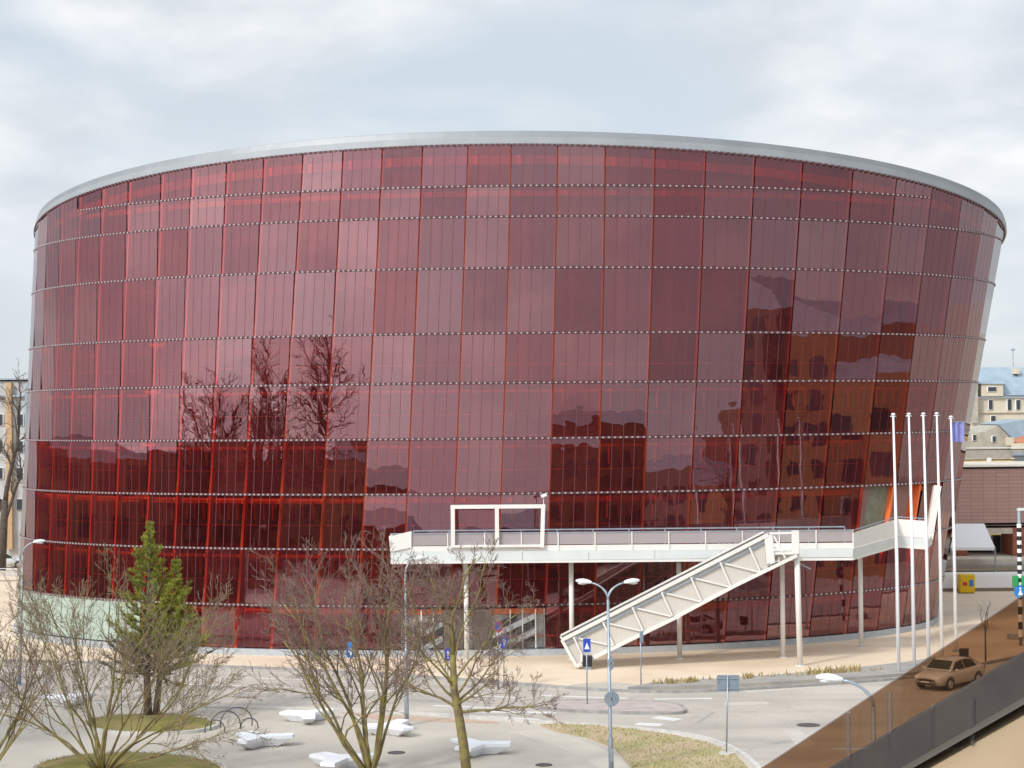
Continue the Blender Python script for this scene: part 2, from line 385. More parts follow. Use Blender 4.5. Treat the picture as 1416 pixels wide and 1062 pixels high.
# low retaining strip with tufts along the right half of the promenade
strip = ccw(smooth_line(gp([(868, 957), (960, 955), (1100, 948), (1240, 938.5), (1300, 931)])) + list(reversed(smooth_line(gp([(905, 950), (1000, 944), (1100, 937), (1240, 923), (1295, 914)])))))
m_slab = mat('grey_slab', (0.27, 0.26, 0.245), 0.85, col2=(0.36, 0.335, 0.30), scale=0.8, detail=9)
mbx = MB(); mbx.prism(strip, 0.0, 0.24); structure(mbx.build('retaining_kerb', m_slab))

# grass areas
lawn_line = [(748, 1004), (800, 1001), (860, 1008), (930, 1018), (985, 1031), (1020, 1048), (1043, 1075), (1055, 1130), (1000, 1180), (890, 1110), (872, 1060), (850, 1035), (810, 1020), (770, 1012)]
lawn = ccw(gp(lawn_line)); mbx = MB(); mbx.prism(lawn, 0.0, 0.07); structure(mbx.build('lawn', m_grass_dry))
def disc(cx, cy, rx, ry, n=40, jitter=0.0, rng=random.Random(3)):
    out = []
    for i in range(n):
        a = 2*PI*i/n; j = 1+jitter*rng.uniform(-1, 1)
        out.append(G(cx+rx*math.cos(a)*j, cy-ry*math.sin(a)*j).xy)
    return ccw(out)
isl1 = disc(207, 1004, 92, 13); isl2 = disc(178, 1068, 132, 24)
for pts in (isl1, isl2):
    ribbon('kerb', [tuple(p) for p in pts]+[tuple(pts[0])], 0.25, 0.14, m_kerb_pale)
    mbx = MB(); c = sum((Vector(p) for p in pts), Vector((0, 0)))/len(pts)
    vs = [(p[0], p[1], 0.10) for p in pts]+[(c.x+(p[0]-c.x)*0.55, c.y+(p[1]-c.y)*0.55, 0.32) for p in pts]+[(c.x, c.y, 0.36)]
    n = len(pts); mbx.add(vs, [(i, (i+1) % n, n+(i+1) % n, n+i) for i in range(n)]+[(n+i, n+(i+1) % n, 2*n) for i in range(n)])
    structure(mbx.build('planting_bed', m_moss, smooth=True))
# grass blades: uncountable
def blades(name, poly, count, z, h0, h1, m, seed, zf=None):
    rng = random.Random(seed); xs = [p[0] for p in poly]; ys = [p[1] for p in poly]; mb = MB(); k = 0; tries = 0
    while k < count and tries < count*6:
        tries += 1
        x, y = rng.uniform(min(xs), max(xs)), rng.uniform(min(ys), max(ys)); ins = False; j = len(poly)-1
        for i in range(len(poly)):
            if (poly[i][1] > y) != (poly[j][1] > y) and x < (poly[j][0]-poly[i][0])*(y-poly[i][1])/(poly[j][1]-poly[i][1])+poly[i][0]: ins = not ins
            j = i
        if not ins: continue
        zz = zf(x, y) if zf else z
        a = rng.uniform(0, PI); w = 0.035; h = rng.uniform(h0, h1); lx, ly = rng.uniform(-.06, .06), rng.uniform(-.06, .06)
        mb.add([(x-w*math.cos(a), y-w*math.sin(a), zz-0.02), (x+w*math.cos(a), y+w*math.sin(a), zz-0.02), (x+lx, y+ly, zz+h)], [(0, 1, 2)]); k += 1
    o = mb.build(name, m); return stuff(o)
blades('grass', lawn, 4500, 0.07, 0.03, 0.10, m_blade, 5)
for i, pts in enumerate((isl1, isl2)):
    c = sum((Vector(p) for p in pts), Vector((0, 0)))/len(pts); R = max((Vector(p)-c).length for p in pts)
    blades('grass', pts, 5000, 0.2, 0.04, 0.12, m_blade, 9+i, zf=lambda x, y, c=c, R=R: max(0.12, 0.36-0.30*((x-c.x)**2+(y-c.y)**2)**0.5/R-0.03))

# traffic island
isl = ccw(smooth_line(gp([(735, 979), (775, 972), (860, 972), (930, 976), (945, 982), (938, 988), (870, 988), (770, 984), (735, 979)])))
mbx = MB(); mbx.prism(isl, 0.0, 0.12); structure(mbx.build('traffic_island', mat('island_paving', (0.42, 0.36, 0.335), 0.9, var=0.12, scale=2)))
ribbon('kerb', isl+[isl[0]], 0.14, 0.14, m_kerb)
# patched asphalt and worn spots
m_patch = mat('asphalt_patch', (0.33, 0.305, 0.28), 0.92, var=0.08, scale=1.2, detail=9); m_patch2 = mat('asphalt_patch_pale', (0.49, 0.45, 0.40), 0.92, var=0.06, scale=1.5, detail=9)
for pts, m in (([(962, 1000), (985, 985), (989, 985.6), (966, 1001)], m_patch), ([(1000, 972), (1060, 970), (1064, 974), (1003, 976)], m_patch2), ([(1085, 1012), (1105, 1008), (1128, 1030), (1105, 1036)], m_patch2), ([(560, 966), (640, 969), (632, 973), (556, 970)], m_patch), ([(330, 958), (395, 960), (392, 965), (326, 963)], m_patch), ([(1030, 955), (1150, 949), (1152, 951), (1032, 957.5)], m_patch2)):
    sheet('road_patch', ccw(gp(pts)), 0.0095, m)
sheet('pavement_patch', ccw(gp([(470, 985), (690, 998), (690, 1001), (520, 995)])), 0.004, mat('reddish_paving', (0.46, 0.33, 0.25), .9, var=.12, scale=2))
sheet('worn_path', ccw(smooth_line(gp([(750, 1008), (800, 1022), (850, 1045), (880, 1075), (895, 1120), (860, 1120), (840, 1075), (800, 1045), (740, 1022), (700, 1012)]))), 0.004, mat('paler_path', (0.52, 0.475, 0.41), .9, var=.04, scale=.6, detail=9))
# road paint
def stripe(p, q, w, dz=0.011):
    a, b = G(*p), G(*q); d = (b-a); d.z = 0; d.normalize(); s = Vector((-d.y, d.x, 0))*w/2
    mb = MB(); mb.add([tuple((a-s).xy)+(dz,), tuple((b-s).xy)+(dz,), tuple((b+s).xy)+(dz,), tuple((a+s).xy)+(dz,)], [(0, 1, 2, 3)])
    return structure(mb.build('road_marking', m_white_paint))
stripe((250, 946), (405, 951), 0.25); stripe((430, 952), (560, 957), 0.25)
stripe((300, 936), (520, 944), 0.2)
stripe((745, 962), (868, 966), 0.35); stripe((905, 967), (985, 966), 0.35)
stripe((640, 984), (770, 986), 0.5); stripe((675, 992), (745, 996), 0.6); stripe((905, 992), (938, 996), 0.7); stripe((880, 1001), (915, 1003), 0.7)
stripe((600, 976), (700, 980), 0.35)
stripe((640, 962), (720, 965), 0.3)
# manholes
m_iron = mat('iron_cover', (0.11, 0.10, 0.10), 0.7, 0.4, var=0.3, scale=4)
for (x, y, r, lab) in ((1118, 1003, 0.5, 'dark iron manhole cover in the pale road at right'), (752, 1058, 0.32, 'small iron cover in the paving below the right bare tree'), (548, 1041, 0.35, 'rusty iron cover in the paving between the two bare trees')):
    p = G(x, y); mb = MB(); mb.tube([(p.x, p.y, 0.0), (p.x, p.y, 0.02)], [r, r], 20)
    tag(mb.build('manhole_cover', m_iron, origin=p), lab, 'manhole cover')
# tufts on the retaining kerb
rng = random.Random(12); mb = MB()
for i in range(420):
    x = rng.choice([rng.uniform(1115, 1195), rng.uniform(1120, 1185), rng.gauss(925, 6), rng.gauss(955, 4), rng.uniform(880, 1000), rng.gauss(1035, 4), rng.uniform(1040, 1240)])
    y = 953-max(0, (x-930))*0.066-rng.uniform(0, 4)
    if x < 900: continue
    p = G(x, y); h = rng.uniform(.12, .42)*(1.0 if 1110 < x < 1200 else .7); a = rng.uniform(0, PI); lx, ly = rng.uniform(-.15, .15), rng.uniform(-.1, .1)
    mb.add([(p.x-.05*math.cos(a), p.y-.05*math.sin(a), .23), (p.x+.05*math.cos(a), p.y+.05*math.sin(a), .23), (p.x+lx, p.y+ly, .24+h)], [(0, 1, 2)])
stuff(mb.build('dry_tufts', mat('straw', (0.42, 0.31, 0.14), 0.9, col2=(0.26, 0.21, 0.09), scale=1.2)))

# ------------------------------------------------------------------ concert hall
FP = dict(c0=-2.4056, c1=1.1438, d0=102.646, d1=104.145, a0=28.9957, a1=32.9594, b0=17.1895, b1=24.6624)
RZ, RY, RX, LIP = 31.3857, -0.1627, -0.0134, 0.7785
def FPT(t, z, inset=0.0):
    k = z/29.5
    cx = FP['c0']+(FP['c1']-FP['c0'])*k; D = FP['d0']+(FP['d1']-FP['d0'])*k
    a = FP['a0']+(FP['a1']-FP['a0'])*k; b = FP['b0']+(FP['b1']-FP['b0'])*k
    p = Vector((cx+a*math.sin(t), D+b-b*math.cos(t), z))
    if inset:
        n = Vector((math.sin(t)/a, -math.cos(t)/b, 0)).normalized(); p -= n*inset
    return p
def FN(t, z):
    e = 1e-3
    dt = FPT(t+e, z)-FPT(t-e, z); dz = FPT(t, z+.1)-FPT(t, z-.1)
    return dt.cross(dz).normalized()
def tz(tk, z):
    return tk+(17.65-z)*0.00257*max(0.0, min(1.4, (tk+0.4)/0.4))
def rimz(tk, off=0.0):
    z = 27.0
    for _ in range(8):
        p = FPT(tz(tk, z), z); z = RZ+RY*(p.y-89)+RX*p.x-off
    return z
TK = [-1.80, -1.68, -1.565, -1.465, -1.365, -1.268, -1.172, -1.079, -0.989, -0.893, -0.804, -0.71, -0.633, -0.552, -0.473, -0.395, -0.314, -0.238, -0.162, -0.079, 0.0, 0.084, 0.170, 0.257, 0.349, 0.443, 0.541, 0.655, 0.770, 0.881, 0.999, 1.12, 1.24, 1.36, 1.48, 1.60, 1.72]
ROWS = [0.35, 2.74, 5.83, 8.83, 11.85, 14.91, 17.65, 21.26, 24.12, 25.83, 40.0]
GAP = 0.07
hall = thing('concert_hall', (FP['c0'], 120, 0), 'huge tilted round concert hall clad in red tinted glass panels with a grey metal rim', 'concert hall')
rngp = random.Random(2024)
ENTR = (-0.17, 0.08); DOOR = (0.76, 1.11)
def frame_cell(k, r):
    """corner points of the panel in bay k, row r"""
    t0, t1 = TK[k], TK[k+1]
    z0 = ROWS[r]+GAP; m0, m1 = rimz(t0, LIP)-0.03, rimz(t1, LIP)-0.03
    if max(m0, m1)-ROWS[r] < 0.95: return None
    zt0, zt1 = min(ROWS[r+1]-GAP, m0), min(ROWS[r+1]-GAP, m1)
    if max(m0, m1)-ROWS[r+1] < 0.95: zt0, zt1 = m0, m1        # the last row runs up to the rim
    zt0, zt1 = max(zt0, z0+0.03), max(zt1, z0+0.03)
    g = 0.0012
    return [FPT(tz(t0, z0)+g, z0), FPT(tz(t1, z0)-g, z0), FPT(tz(t1, zt1)-g, zt1), FPT(tz(t0, zt0)+g, zt0)]
def panel_mesh(q, n, tilt_p, tilt_y, npane=4, joint=0.032):
    c = (q[0]+q[1]+q[2]+q[3])/4
    tan = (q[1]-q[0]).normalized(); upv = n.cross(tan); n2 = (n+upv*math.tan(tilt_p)+tan*math.tan(tilt_y)).normalized()
    q = [p+n2*((c-p).dot(n2)) for p in q]
    def at(u, v): 
        a = q[0]*(1-u)+q[1]*u; b = q[3]*(1-u)+q[2]*u; return a*(1-v)+b*v
    w = (q[1]-q[0]).length; j = joint/w/2; mb = MB(); us = []
    for i in range(npane):
        a = i/npane+(j if i else 0); b = (i+1)/npane-(j if i < npane-1 else 0); us.append((a, b))
    for a, b in us: mb.add([at(a, 0), at(b, 0), at(b, 1), at(a, 1)], [(0, 1, 2, 3)], 0)
    for i in range(npane-1):
        u0, u1 = us[i][1], us[i+1][0]; d = -n2*0.012
        mb.add([at(u0, 0), at(u0, 0)+d, at(u1, 0)+d, at(u1, 0), at(u0, 1), at(u0, 1)+d, at(u1, 1)+d, at(u1, 1)], [(0, 1, 5, 4), (1, 2, 6, 5), (2, 3, 7, 6)], 1)
    # edge returns so that the sheet has thickness
    d = -n2*0.03
    mb.add([at(0, 0), at(1, 0), at(1, 0)+d, at(0, 0)+d], [(0, 3, 2, 1)], 1)
    mb.add([at(0, 1), at(1, 1), at(1, 1)+d, at(0, 1)+d], [(0, 1, 2, 3)], 1)
    return mb
bay_yaw = [rngp.gauss(0, 0.006) for _ in TK]
for r in range(len(ROWS)-1):
    for k in range(len(TK)-1):
        t0, t1 = TK[k], TK[k+1]; tm = (t0+t1)/2
        if r == 0 and ENTR[0] < t0+0.004 and t1 < ENTR[1]+0.01: continue
        if r == 2 and DOOR[0] < tm < DOOR[1]: continue
        q = frame_cell(k, r)
        if q is None: continue
        n = FN(tz(tm, ROWS[r]+1.4), ROWS[r]+1.4)
        lean = math.asin(max(-1, min(1, n.z)))
        fade = max(0.0, min(1.0, (0.62-tm)/0.22))*max(0.0, min(1.0, (tm+1.35)/0.3))
        tp = max(-0.055, min(0.045, (0.032-lean)*fade))+rngp.gauss(0, 0.006)*(0.4+0.6*fade)
        if -0.24 < tm < 0.09 and 2 <= r <= 4: tp += 0.016 if r > 2 else 0.032      # these bays hang back a little and mirror sky
        if -0.42 < tm < -0.24 and r <= 3: tp -= 0.012
        ty = bay_yaw[k]+rngp.gauss(0, 0.004)
        if r == 0 and tm < -0.75:
            mb = panel_mesh(q, n, tp*.3, ty*.3); o = mb.build('glass_panel', [m_green_panel, m_green_panel], hall); o['label'] = 'pale green glass panel under the red cladding'
        else:
            mb = panel_mesh(q, n, tp, ty); mb.build('glass_panel', [m_red_glass, m_joint], hall)
# orange mullions behind the glass
for k, t in enumerate(TK):
    zt = rimz(t, LIP)-0.1; mb = MB(); pts = []
    N = 12
    for i in range(N+1):
        z = 0.05+(zt-0.05)*i/N; tt = tz(t, z)
        if (t < -0.75 or -0.17 < t < 0.09) and z < ROWS[1]: z = ROWS[1]+.01*i; tt = tz(t, z)
        pts.append((FPT(tt, z, 0.18), FN(tt, z)))
    vs = []; fs = []
    for i, (p, n) in enumerate(pts):
        tan = Vector((-n.y, n.x, 0)).normalized(); wd = 0.08-.035*i/N; dp = 0.17
        vs += [p-tan*wd, p+tan*wd, p+tan*wd-n*2*dp, p-tan*wd-n*2*dp]
    for i in range(N):
        for j in range(4): fs.append((i*4+j, i*4+(j+1) % 4, (i+1)*4+(j+1) % 4, (i+1)*4+j))
    fs += [(3, 2, 1, 0), tuple(N*4+j for j in range(4))]
    mb.add(vs, fs); mb.build('mullion', m_orange, hall)
# floor edge beams, hanging fins, clip rails
def tline(z_of, t0, t1, n, inset):
    return [(lambda t: FPT(tz(t, z_of(t)), z_of(t), inset))(t0+(t1-t0)*i/n) for i in range(n+1)]
def band(name, z_of, h, dep, inset, m, t0=TK[0], t1=TK[-1], n=150):
    mb = MB(); vs = []; fs = []
    for i in range(n+1):
        t = t0+(t1-t0)*i/n; z = z_of(t)
        a, b = FPT(tz(t, z), z, inset), FPT(tz(t, z), z, inset+dep)
        vs += [a, b, b+Vector((0, 0, h)), a+Vector((0, 0, h))]
    for i in range(n):
        for j in range(4): fs.append((i*4+j, i*4+(j+1) % 4, (i+1)*4+(j+1) % 4, (i+1)*4+j))
    fs += [(3, 2, 1, 0), tuple(n*4+j for j in range(4))]
    mb.add(vs, fs); return mb.build(name, m, hall)
clip_t = []
for k in range(len(TK)-1):
    for j in range(8): clip_t.append(TK[k]+(TK[k+1]-TK[k])*(j+0.5)/8)
for r in range(1, 10):
    z = ROWS[r]
    tlim = []
    for i_, t in enumerate(clip_t):
        k_ = i_//8
        if max(rimz(TK[k_], LIP), rimz(TK[k_+1], LIP))-0.03-z >= 0.95 and rimz(t, LIP) > z+.1: tlim.append(t)
    if not tlim: continue
    a, b = min(tlim), max(tlim)
    if r == 9: a, b = max(a, -1.05), min(b, 0.9)
    if r <= 5 or r == 9: band('floor_beam', lambda t: z-(0.52 if r != 9 else 0.50), 0.30 if r in (1, 3, 9) else 0.16, 0.2, 0.56, m_orange, a, b)
    rail = band('clip_rail', lambda t: z-0.055, 0.11, 0.05, 0.01, m_clip_rail, a, b)
    mb = MB()
    for t in tlim:
        if not a <= t <= b: continue
        tt = tz(t, z); p = FPT(tt, z, -0.03); n = FN(tt, z); tan = Vector((-n.y, n.x, 0)).normalized()
        mb.obox(p, tan*0.05, n*0.025, Vector((0, 0, 0.042)))
    stuff(mb.build('glass_clips', m_clip, rail))
    # short fins hanging from each floor edge
    mb = MB(); zb = z-0.5
    for k in range(len(TK)-1):
        if not a <= TK[k] <= b: continue
        if r == 3 and 0.65 < TK[k] < 1.15: continue
        if r == 1 and -0.17 < TK[k] < 0.08: continue
        for j in (1, 2, 3):
            t = TK[k]+(TK[k+1]-TK[k])*j/4; tt = tz(t, zb); n = FN(tt, zb); tan = Vector((-n.y, n.x, 0)).normalized()
            mb.obox(FPT(tt, zb-0.45, 0.5), tan*0.035, n*0.07, Vector((0, 0, 0.5)))
    if r <= 5: stuff(mb.build('hanging_fins', m_orange, hall))
    if r <= 6: band('transom', lambda t: z-1.75, 0.05, 0.06, 0.5, m_orange, a, min(b, 0.76 if r == 3 else b))
band('floor_beam', lambda t: rimz(t, LIP)-1.05, 0.5, 0.2, 0.5, m_orange)
# inner wall with dark glazing bands
def skin(name, inset, m, z0f, z1f, t0, t1, n=90, nz=8):
    mb = MB(); vs = []; fs = []
    for i in range(n+1):
        t = t0+(t1-t0)*i/n; a, b = z0f(t), z1f(t)
        for j in range(nz+1):
            z = a+(b-a)*j/nz; vs.append(FPT(tz(t, z), z, inset))
    for i in range(n):
        for j in range(nz): fs.append((i*(nz+1)+j, (i+1)*(nz+1)+j, (i+1)*(nz+1)+j+1, i*(nz+1)+j+1))
    mb.add(vs, fs); return mb.build(name, m, hall, smooth=True)
skin('inner_wall', 1.0, m_inner, lambda t: ROWS[1]-.2 if True else 0, lambda t: rimz(t, LIP)-.05, TK[0], TK[-1])
skin('inner_wall', 1.0, m_inner, lambda t: 0.0, lambda t: ROWS[1]-.2, TK[0], -0.165, nz=2)
skin('inner_wall', 1.0, m_inner, lambda t: 0.0, lambda t: ROWS[1]-.2, 0.088, TK[-1], nz=2)
for r in range(0, 5):
    mb = MB()
    for k in range(len(TK)-1):
        tm = (TK[k]+TK[k+1])/2
        if r == 0 and (ENTR[0]-.01 < tm < ENTR[1]+.01 or tm < -0.75): continue
        if r == 2 and DOOR[0] < tm < DOOR[1]: continue
        if rngp.random() < (0.12 if r < 3 else 0.35): continue
        z0, z1 = ROWS[r]+0.25, ROWS[r+1]-0.75; d = (TK[k+1]-TK[k])*0.08
        q = [FPT(tz(TK[k]+d, z0), z0, 0.93), FPT(tz(TK[k+1]-d, z0), z0, 0.93), FPT(tz(TK[k+1]-d, z1), z1, 0.93), FPT(tz(TK[k]+d, z1), z1, 0.93)]
        mb.add(q, [(0, 1, 2, 3)])
    stuff(mb.build('inner_window', m_inner_dark, hall))
# rear of the hall (plain curved cladding) and roof
mb = MB(); N = 60; vs = []; fs = []
for i in range(N+1):
    t = TK[-1]+(2*PI+TK[0]-TK[-1])*i/N
    for z in (0.0, rimz(t, 0.2) if True else 0): vs.append(FPT(t, z))
for i in range(N): fs.append((2*i, 2*i+2, 2*i+3, 2*i+1))
mb.add(vs, fs); mb.build('rear_cladding', mat('rear_red_cladding', (0.16, 0.03, 0.035), 0.2), hall, smooth=True)
N = 200; prof = [(-0.03, -LIP), (-0.05, -LIP+.06), (-0.03, -0.36), (0.08, -0.02), (0.35, 0.04), (1.2, 0.0), (1.2, -0.7), (0.3, -0.9)]
mb = MB(); vs = []; fs = []; mi = []
for i in range(N):
    t = -PI+2*PI*i/N; zr = rimz(t)
    for (o, dz) in prof:
        p = FPT(tz(t, zr), zr, o); vs.append(Vector((p.x, p.y, zr+dz)))
P = len(prof)
for i in range(N):
    i2 = (i+1) % N
    for j in range(P):
        j2 = (j+1) % P
        fs.append((i*P+j, i2*P+j, i2*P+j2, i*P+j2)); mi.append(0 if 2 <= j <= 5 else 1)
b0 = len(mb.v); mb.v = [tuple(v) for v in vs]; mb.f = fs; mb.m = mi
mb.build('roof_rim', [m_rim, m_rim_low], hall)
mb = MB(); vs = []
for i in range(N):
    t = -PI+2*PI*i/N; zr = rimz(t); p = FPT(t, zr, 1.1); vs.append((p.x, p.y, zr-0.3))
mb.add(vs, [tuple(range(N))]); mb.build('roof', mat('roof_membrane', (0.3, 0.3, 0.31), 0.8), hall)
# dark-coloured blocks stand in for the shaded cavities under the rim
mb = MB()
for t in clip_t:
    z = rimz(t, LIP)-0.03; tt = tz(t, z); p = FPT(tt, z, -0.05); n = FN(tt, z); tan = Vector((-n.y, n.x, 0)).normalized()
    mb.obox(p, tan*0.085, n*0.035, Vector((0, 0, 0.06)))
stuff(mb.build('rim_cavity_blocks', m_clip_rail, hall))
band('plinth', lambda t: 0.0, 0.34, 0.9, -0.12, m_base)

# glazed foyer bays at the foot
def wall_quad(mb, t0, t1, z0, z1, inset, mi=0, n=4):
    for i in range(n):
        a, b = t0+(t1-t0)*i/n, t0+(t1-t0)*(i+1)/n
        mb.add([FPT(tz(a, z0), z0, inset), FPT(tz(b, z0), z0, inset), FPT(tz(b, z1), z1, inset), FPT(tz(a, z1), z1, inset)], [(0, 1, 2, 3)], mi)
e0, e1 = -0.162, 0.084
m_conc = mat('foyer_concrete', (0.58, 0.54, 0.50), 0.8, col2=(0.74, 0.71, 0.67), scale=0.9, detail=8)
mb = MB(); wall_quad(mb, e0, e1, 0.36, 2.55, .8, n=8); mb.build('foyer_back_wall', m_conc, hall)
mb = MB()
for t in (e0, e1):
    a, b = FPT(tz(t, 1.4), 1.4, 0.4), FPT(tz(t, 1.4), 1.4, 2.2); mb.bar(Vector((a.x, a.y, 1.45)), Vector((b.x, b.y, 1.45)), 0.08, 2.2)
mb.build('foyer_side_wall', m_conc, hall)
mb = MB(); mb.add([FPT(tz(e0, 2.56), 2.56, 0.3), FPT(tz(e1, 2.56), 2.56, 0.3), FPT(tz(e1, 2.56), 2.56, 2.3), FPT(tz(e0, 2.56), 2.56, 2.3)], [(0, 1, 2, 3)]); mb.build('foyer_ceiling', m_conc, hall)
m_brown_panel = mat('brown_panel', (0.34, 0.265, 0.225), 0.7, var=0.1)
def foyer_pt(px, py, inset):
    Y = 102.75+inset; return A(px, py, Y)
for (x0, x1) in ((614, 640), (653, 678)):
    a, b = foyer_pt(x0, 906, .3), foyer_pt(x1, 856, .3)
    mb = MB(); mb.box((a.x, a.y, 0.36), (b.x, a.y+0.4, 2.5)); mb.build('foyer_pier', m_brown_panel, hall)
m_white_wall = mat('white_stair_wall', (0.82, 0.81, 0.79), 0.7)
def slant(p0, p1, h, inset, m, nm):
    """a sloping slab seen from the front: lower-left p0 to upper-right p1, h px tall"""
    a, b = foyer_pt(p0[0], p0[1], inset), foyer_pt(p1[0], p1[1], inset); dz = Vector((0, 0, h/25.3))
    mb = MB(); mb.extrude([a, b, b+dz, a+dz], (0, 0.25, 0)); return mb.build(nm, m, hall)
slant((681, 905), (741, 877), 9, .28, m_white_wall, 'stair_slab'); slant((681, 884), (741, 855), 8, .28, m_white_wall, 'stair_slab')
slant((583, 903), (612, 888), 9, .28, m_white_wall, 'stair_slab'); slant((583, 882), (612, 866), 7, .28, m_white_wall, 'stair_slab')
slant((700, 904), (741, 886), 6, .5, m_window, 'stair_glazing'); slant((681, 893), (741, 864), 9, .5, m_window, 'stair_glazing'); slant((583, 892), (612, 877), 9, .5, m_window, 'stair_glazing'); slant((690, 868), (715, 856), 8, .5, m_window, 'stair_glazing')
for x in (706, 723, 741, 583, 600):
    a = foyer_pt(x, 906, 0.2); mb = MB(); mb.box((a.x-.03, a.y-.03, .36), (a.x+.03, a.y+.03, 2.52)); mb.build('door_frame_bar', m_steel_white, hall)
for (t0, t1) in ((-0.162, -0.079), (-0.079, 0.0), (0.0, 0.084)):
    mb = MB(); wall_quad(mb, t0+.004, t1-.004, 0.37, 2.5, 0.12, n=1); mb.build('foyer_pane', m_clear_glass, hall)
# red framed doors low on the left
for (px0, px1) in ((296, 316), (316, 333)):
    a, b = A(px0, 898, 106.2), A(px1, 830, 106.2); mb = MB(); w = 0.1; n = FN(-0.53, 1.4); tan = Vector((-n.y, n.x, 0)).normalized()
    p = FPT(-0.527 if px0 < 300 else -0.492, 1.4, 0.16); hw = 0.44
    for s in (-1, 1): mb.obox(p+tan*hw*s, tan*0.08, n*0.05, Vector((0, 0, 1.05)))
    mb.obox(p+Vector((0, 0, 1.05)), tan*hw, n*0.05, Vector((0, 0, 0.05))); mb.obox(p-Vector((0, 0, 0.98)), tan*hw, n*0.05, Vector((0, 0, 0.07)))
    mb.build('door_frame', m_orange, hall)
# narrow orange landings seen through the glass at left
for (tt0, zz) in ((-0.71, 17.3), (-0.715, 14.6), (-0.72, 11.6), (-0.73, 8.6), (-0.735, 5.6)):
    p = FPT(tz(tt0, zz), zz, 0.45); n = FN(tt0, zz); tan = Vector((-n.y, n.x, 0)).normalized()
    mb = MB(); mb.obox(p, tan*0.55, n*0.2, Vector((0, 0, 0.12)))
    for s in (-1, 1): mb.obox(p+tan*s*.5+Vector((0, 0, 1.0)), tan*0.05, n*0.06, Vector((0, 0, 1.0)))
    mb.build('landing_frame', m_orange, hall)

# doorway where the footbridge enters, at right
m_curtain = mat('grey_green_curtain', (0.215, 0.215, 0.15), 0.9, var=0.15, scale=3)
m_orange_solid = mat('orange_wall', (0.62, 0.10, 0.014), 0.6)
m_brown_wall = mat('brown_inner_panel', (0.26, 0.135, 0.115), 0.6, var=.1)
z0d, z1d = 5.83, 8.80
for (ta, tb, m, nm, ins) in ((0.78, 0.836, m_brown_wall, 'doorway_panel', .35), (0.838, 0.914, m_curtain, 'doorway_curtain', .5), (0.916, 1.0, m_brown_wall, 'doorway_panel', .4), (1.002, 1.075, m_orange_solid, 'doorway_panel', .6), (1.077, 1.165, m_brown_wall, 'doorway_panel', .5)):
    mb = MB()
    for i in range(3):
        a, b = ta+(tb-ta)*i/3, ta+(tb-ta)*(i+1)/3
        mb.add([FPT(a, z0d, ins), FPT(b, z0d, ins), FPT(b, z1d, ins), FPT(a, z1d, ins)], [(0, 1, 2, 3)])
    mb.build(nm, m, hall)
ac, bc = A(1284, 746, 112.0), A(1296, 672, 112.4)
mb = MB(); mb.bar(ac, bc, 0.42, 0.42, up=(0, 1, 0)); mb.build('leaning_column', m_steel_white, hall)


# ------------------------------------------------------------------ footbridge
YB = 99.6
bridge = thing('footbridge', (0, 101, 0), 'long white footbridge on slim posts running along the red glass front', 'footbridge')
fl = [A(540, 780, YB), A(1180, 774.6, YB), A(1240.5, 757, 107.6), A(1283, 760, 107.0)]
ZB = fl[0].z                                    # underside level
front = [Vector((p.x, p.y)) for p in fl]
back = [Vector((fl[0].x+.1, 102.2)), Vector((19.4, 104.4)), Vector((22.2, 109.6)), Vector((24.6, 110.6))]
zb = [fl[0].z, fl[1].z, fl[2].z, fl[3].z]
def lat(i, z0, z1, off0, off1):
    """ring of 4 points across the deck edge at polyline vertex i"""
    f, b = front[i], back[i]; d = (b-f).normalized()
    p0, p1 = f+d*off0, f+d*off1
    return [(p0.x, p0.y, z0), (p1.x, p1.y, z0), (p1.x, p1.y, z1), (p0.x, p0.y, z1)]
def run(name, dz0, dz1, off0, off1, m, i0=0, i1=3, full=False, parent=None):
    mb = MB(); vs = []; fs = []
    idx = list(range(i0, i1+1))
    for i in idx:
        o1 = (back[i]-front[i]).length if full else off1
        vs += lat(i, zb[i]+dz0, zb[i]+dz1, off0, o1)
    n = len(idx)
    for i in range(n-1):
        for j in range(4): fs.append((i*4+j, i*4+(j+1) % 4, (i+1)*4+(j+1) % 4, (i+1)*4+j))
    fs += [(3, 2, 1, 0), tuple((n-1)*4+j for j in range(4))]
    mb.add(vs, fs); return mb.build(name, m, parent or bridge)
run('deck', 0.06, 0.50, 0.08, 0, m_steel_white, full=True)
run('edge_lip', 0.0, 0.13, -0.03, 0.20, m_steel_white)
NF = 7
for i in range(NF):
    xa_ = front[0].x+(front[1].x-front[0].x)*i/NF; xb_ = front[0].x+(front[1].x-front[0].x)*(i+1)/NF
    mb = MB(); mb.box((xa_+.012, YB, ZB+.13), (xb_-.012, YB+.08, ZB+.40)); mb.box((xa_+.012, YB+.015, ZB+.40), (xb_-.012, YB+.085, ZB+.62)); mb.build('fascia_panel', m_fascia, bridge)
run('fascia_panel', 0.13, 0.62, 0.0, 0.08, m_fascia, 1, 2); run('fascia_panel', 0.13, 0.62, 0.004, 0.084, m_fascia, 2, 3)
run('kick_rail', 0.64, 0.92, 0.05, 0.09, m_steel_white, 0, 1)
run('handrail', 1.56, 1.62, 0.03, 0.09, m_galv, 0, 1)
# railing posts and panes along the straight run
x0, x1 = A(568, 740, YB).x, front[1].x
NP = 13
m_post = m_steel_white
for i in range(NP):
    x = x0+(x1-x0)*i/(NP-1)
    mb = MB(); mb.box((x-.035, YB+.0, ZB+.55), (x+.035, YB+.07, ZB+1.57)); mb.build('railing_post', m_post, bridge)
    if i < NP-1:
        xb = x0+(x1-x0)*(i+1)/(NP-1)
        mb = MB(); mb.box((x+.05, YB+.055, ZB+.95), (xb-.05, YB+.075, ZB+1.55)); mb.build('railing_pane', m_rail_glass, bridge)
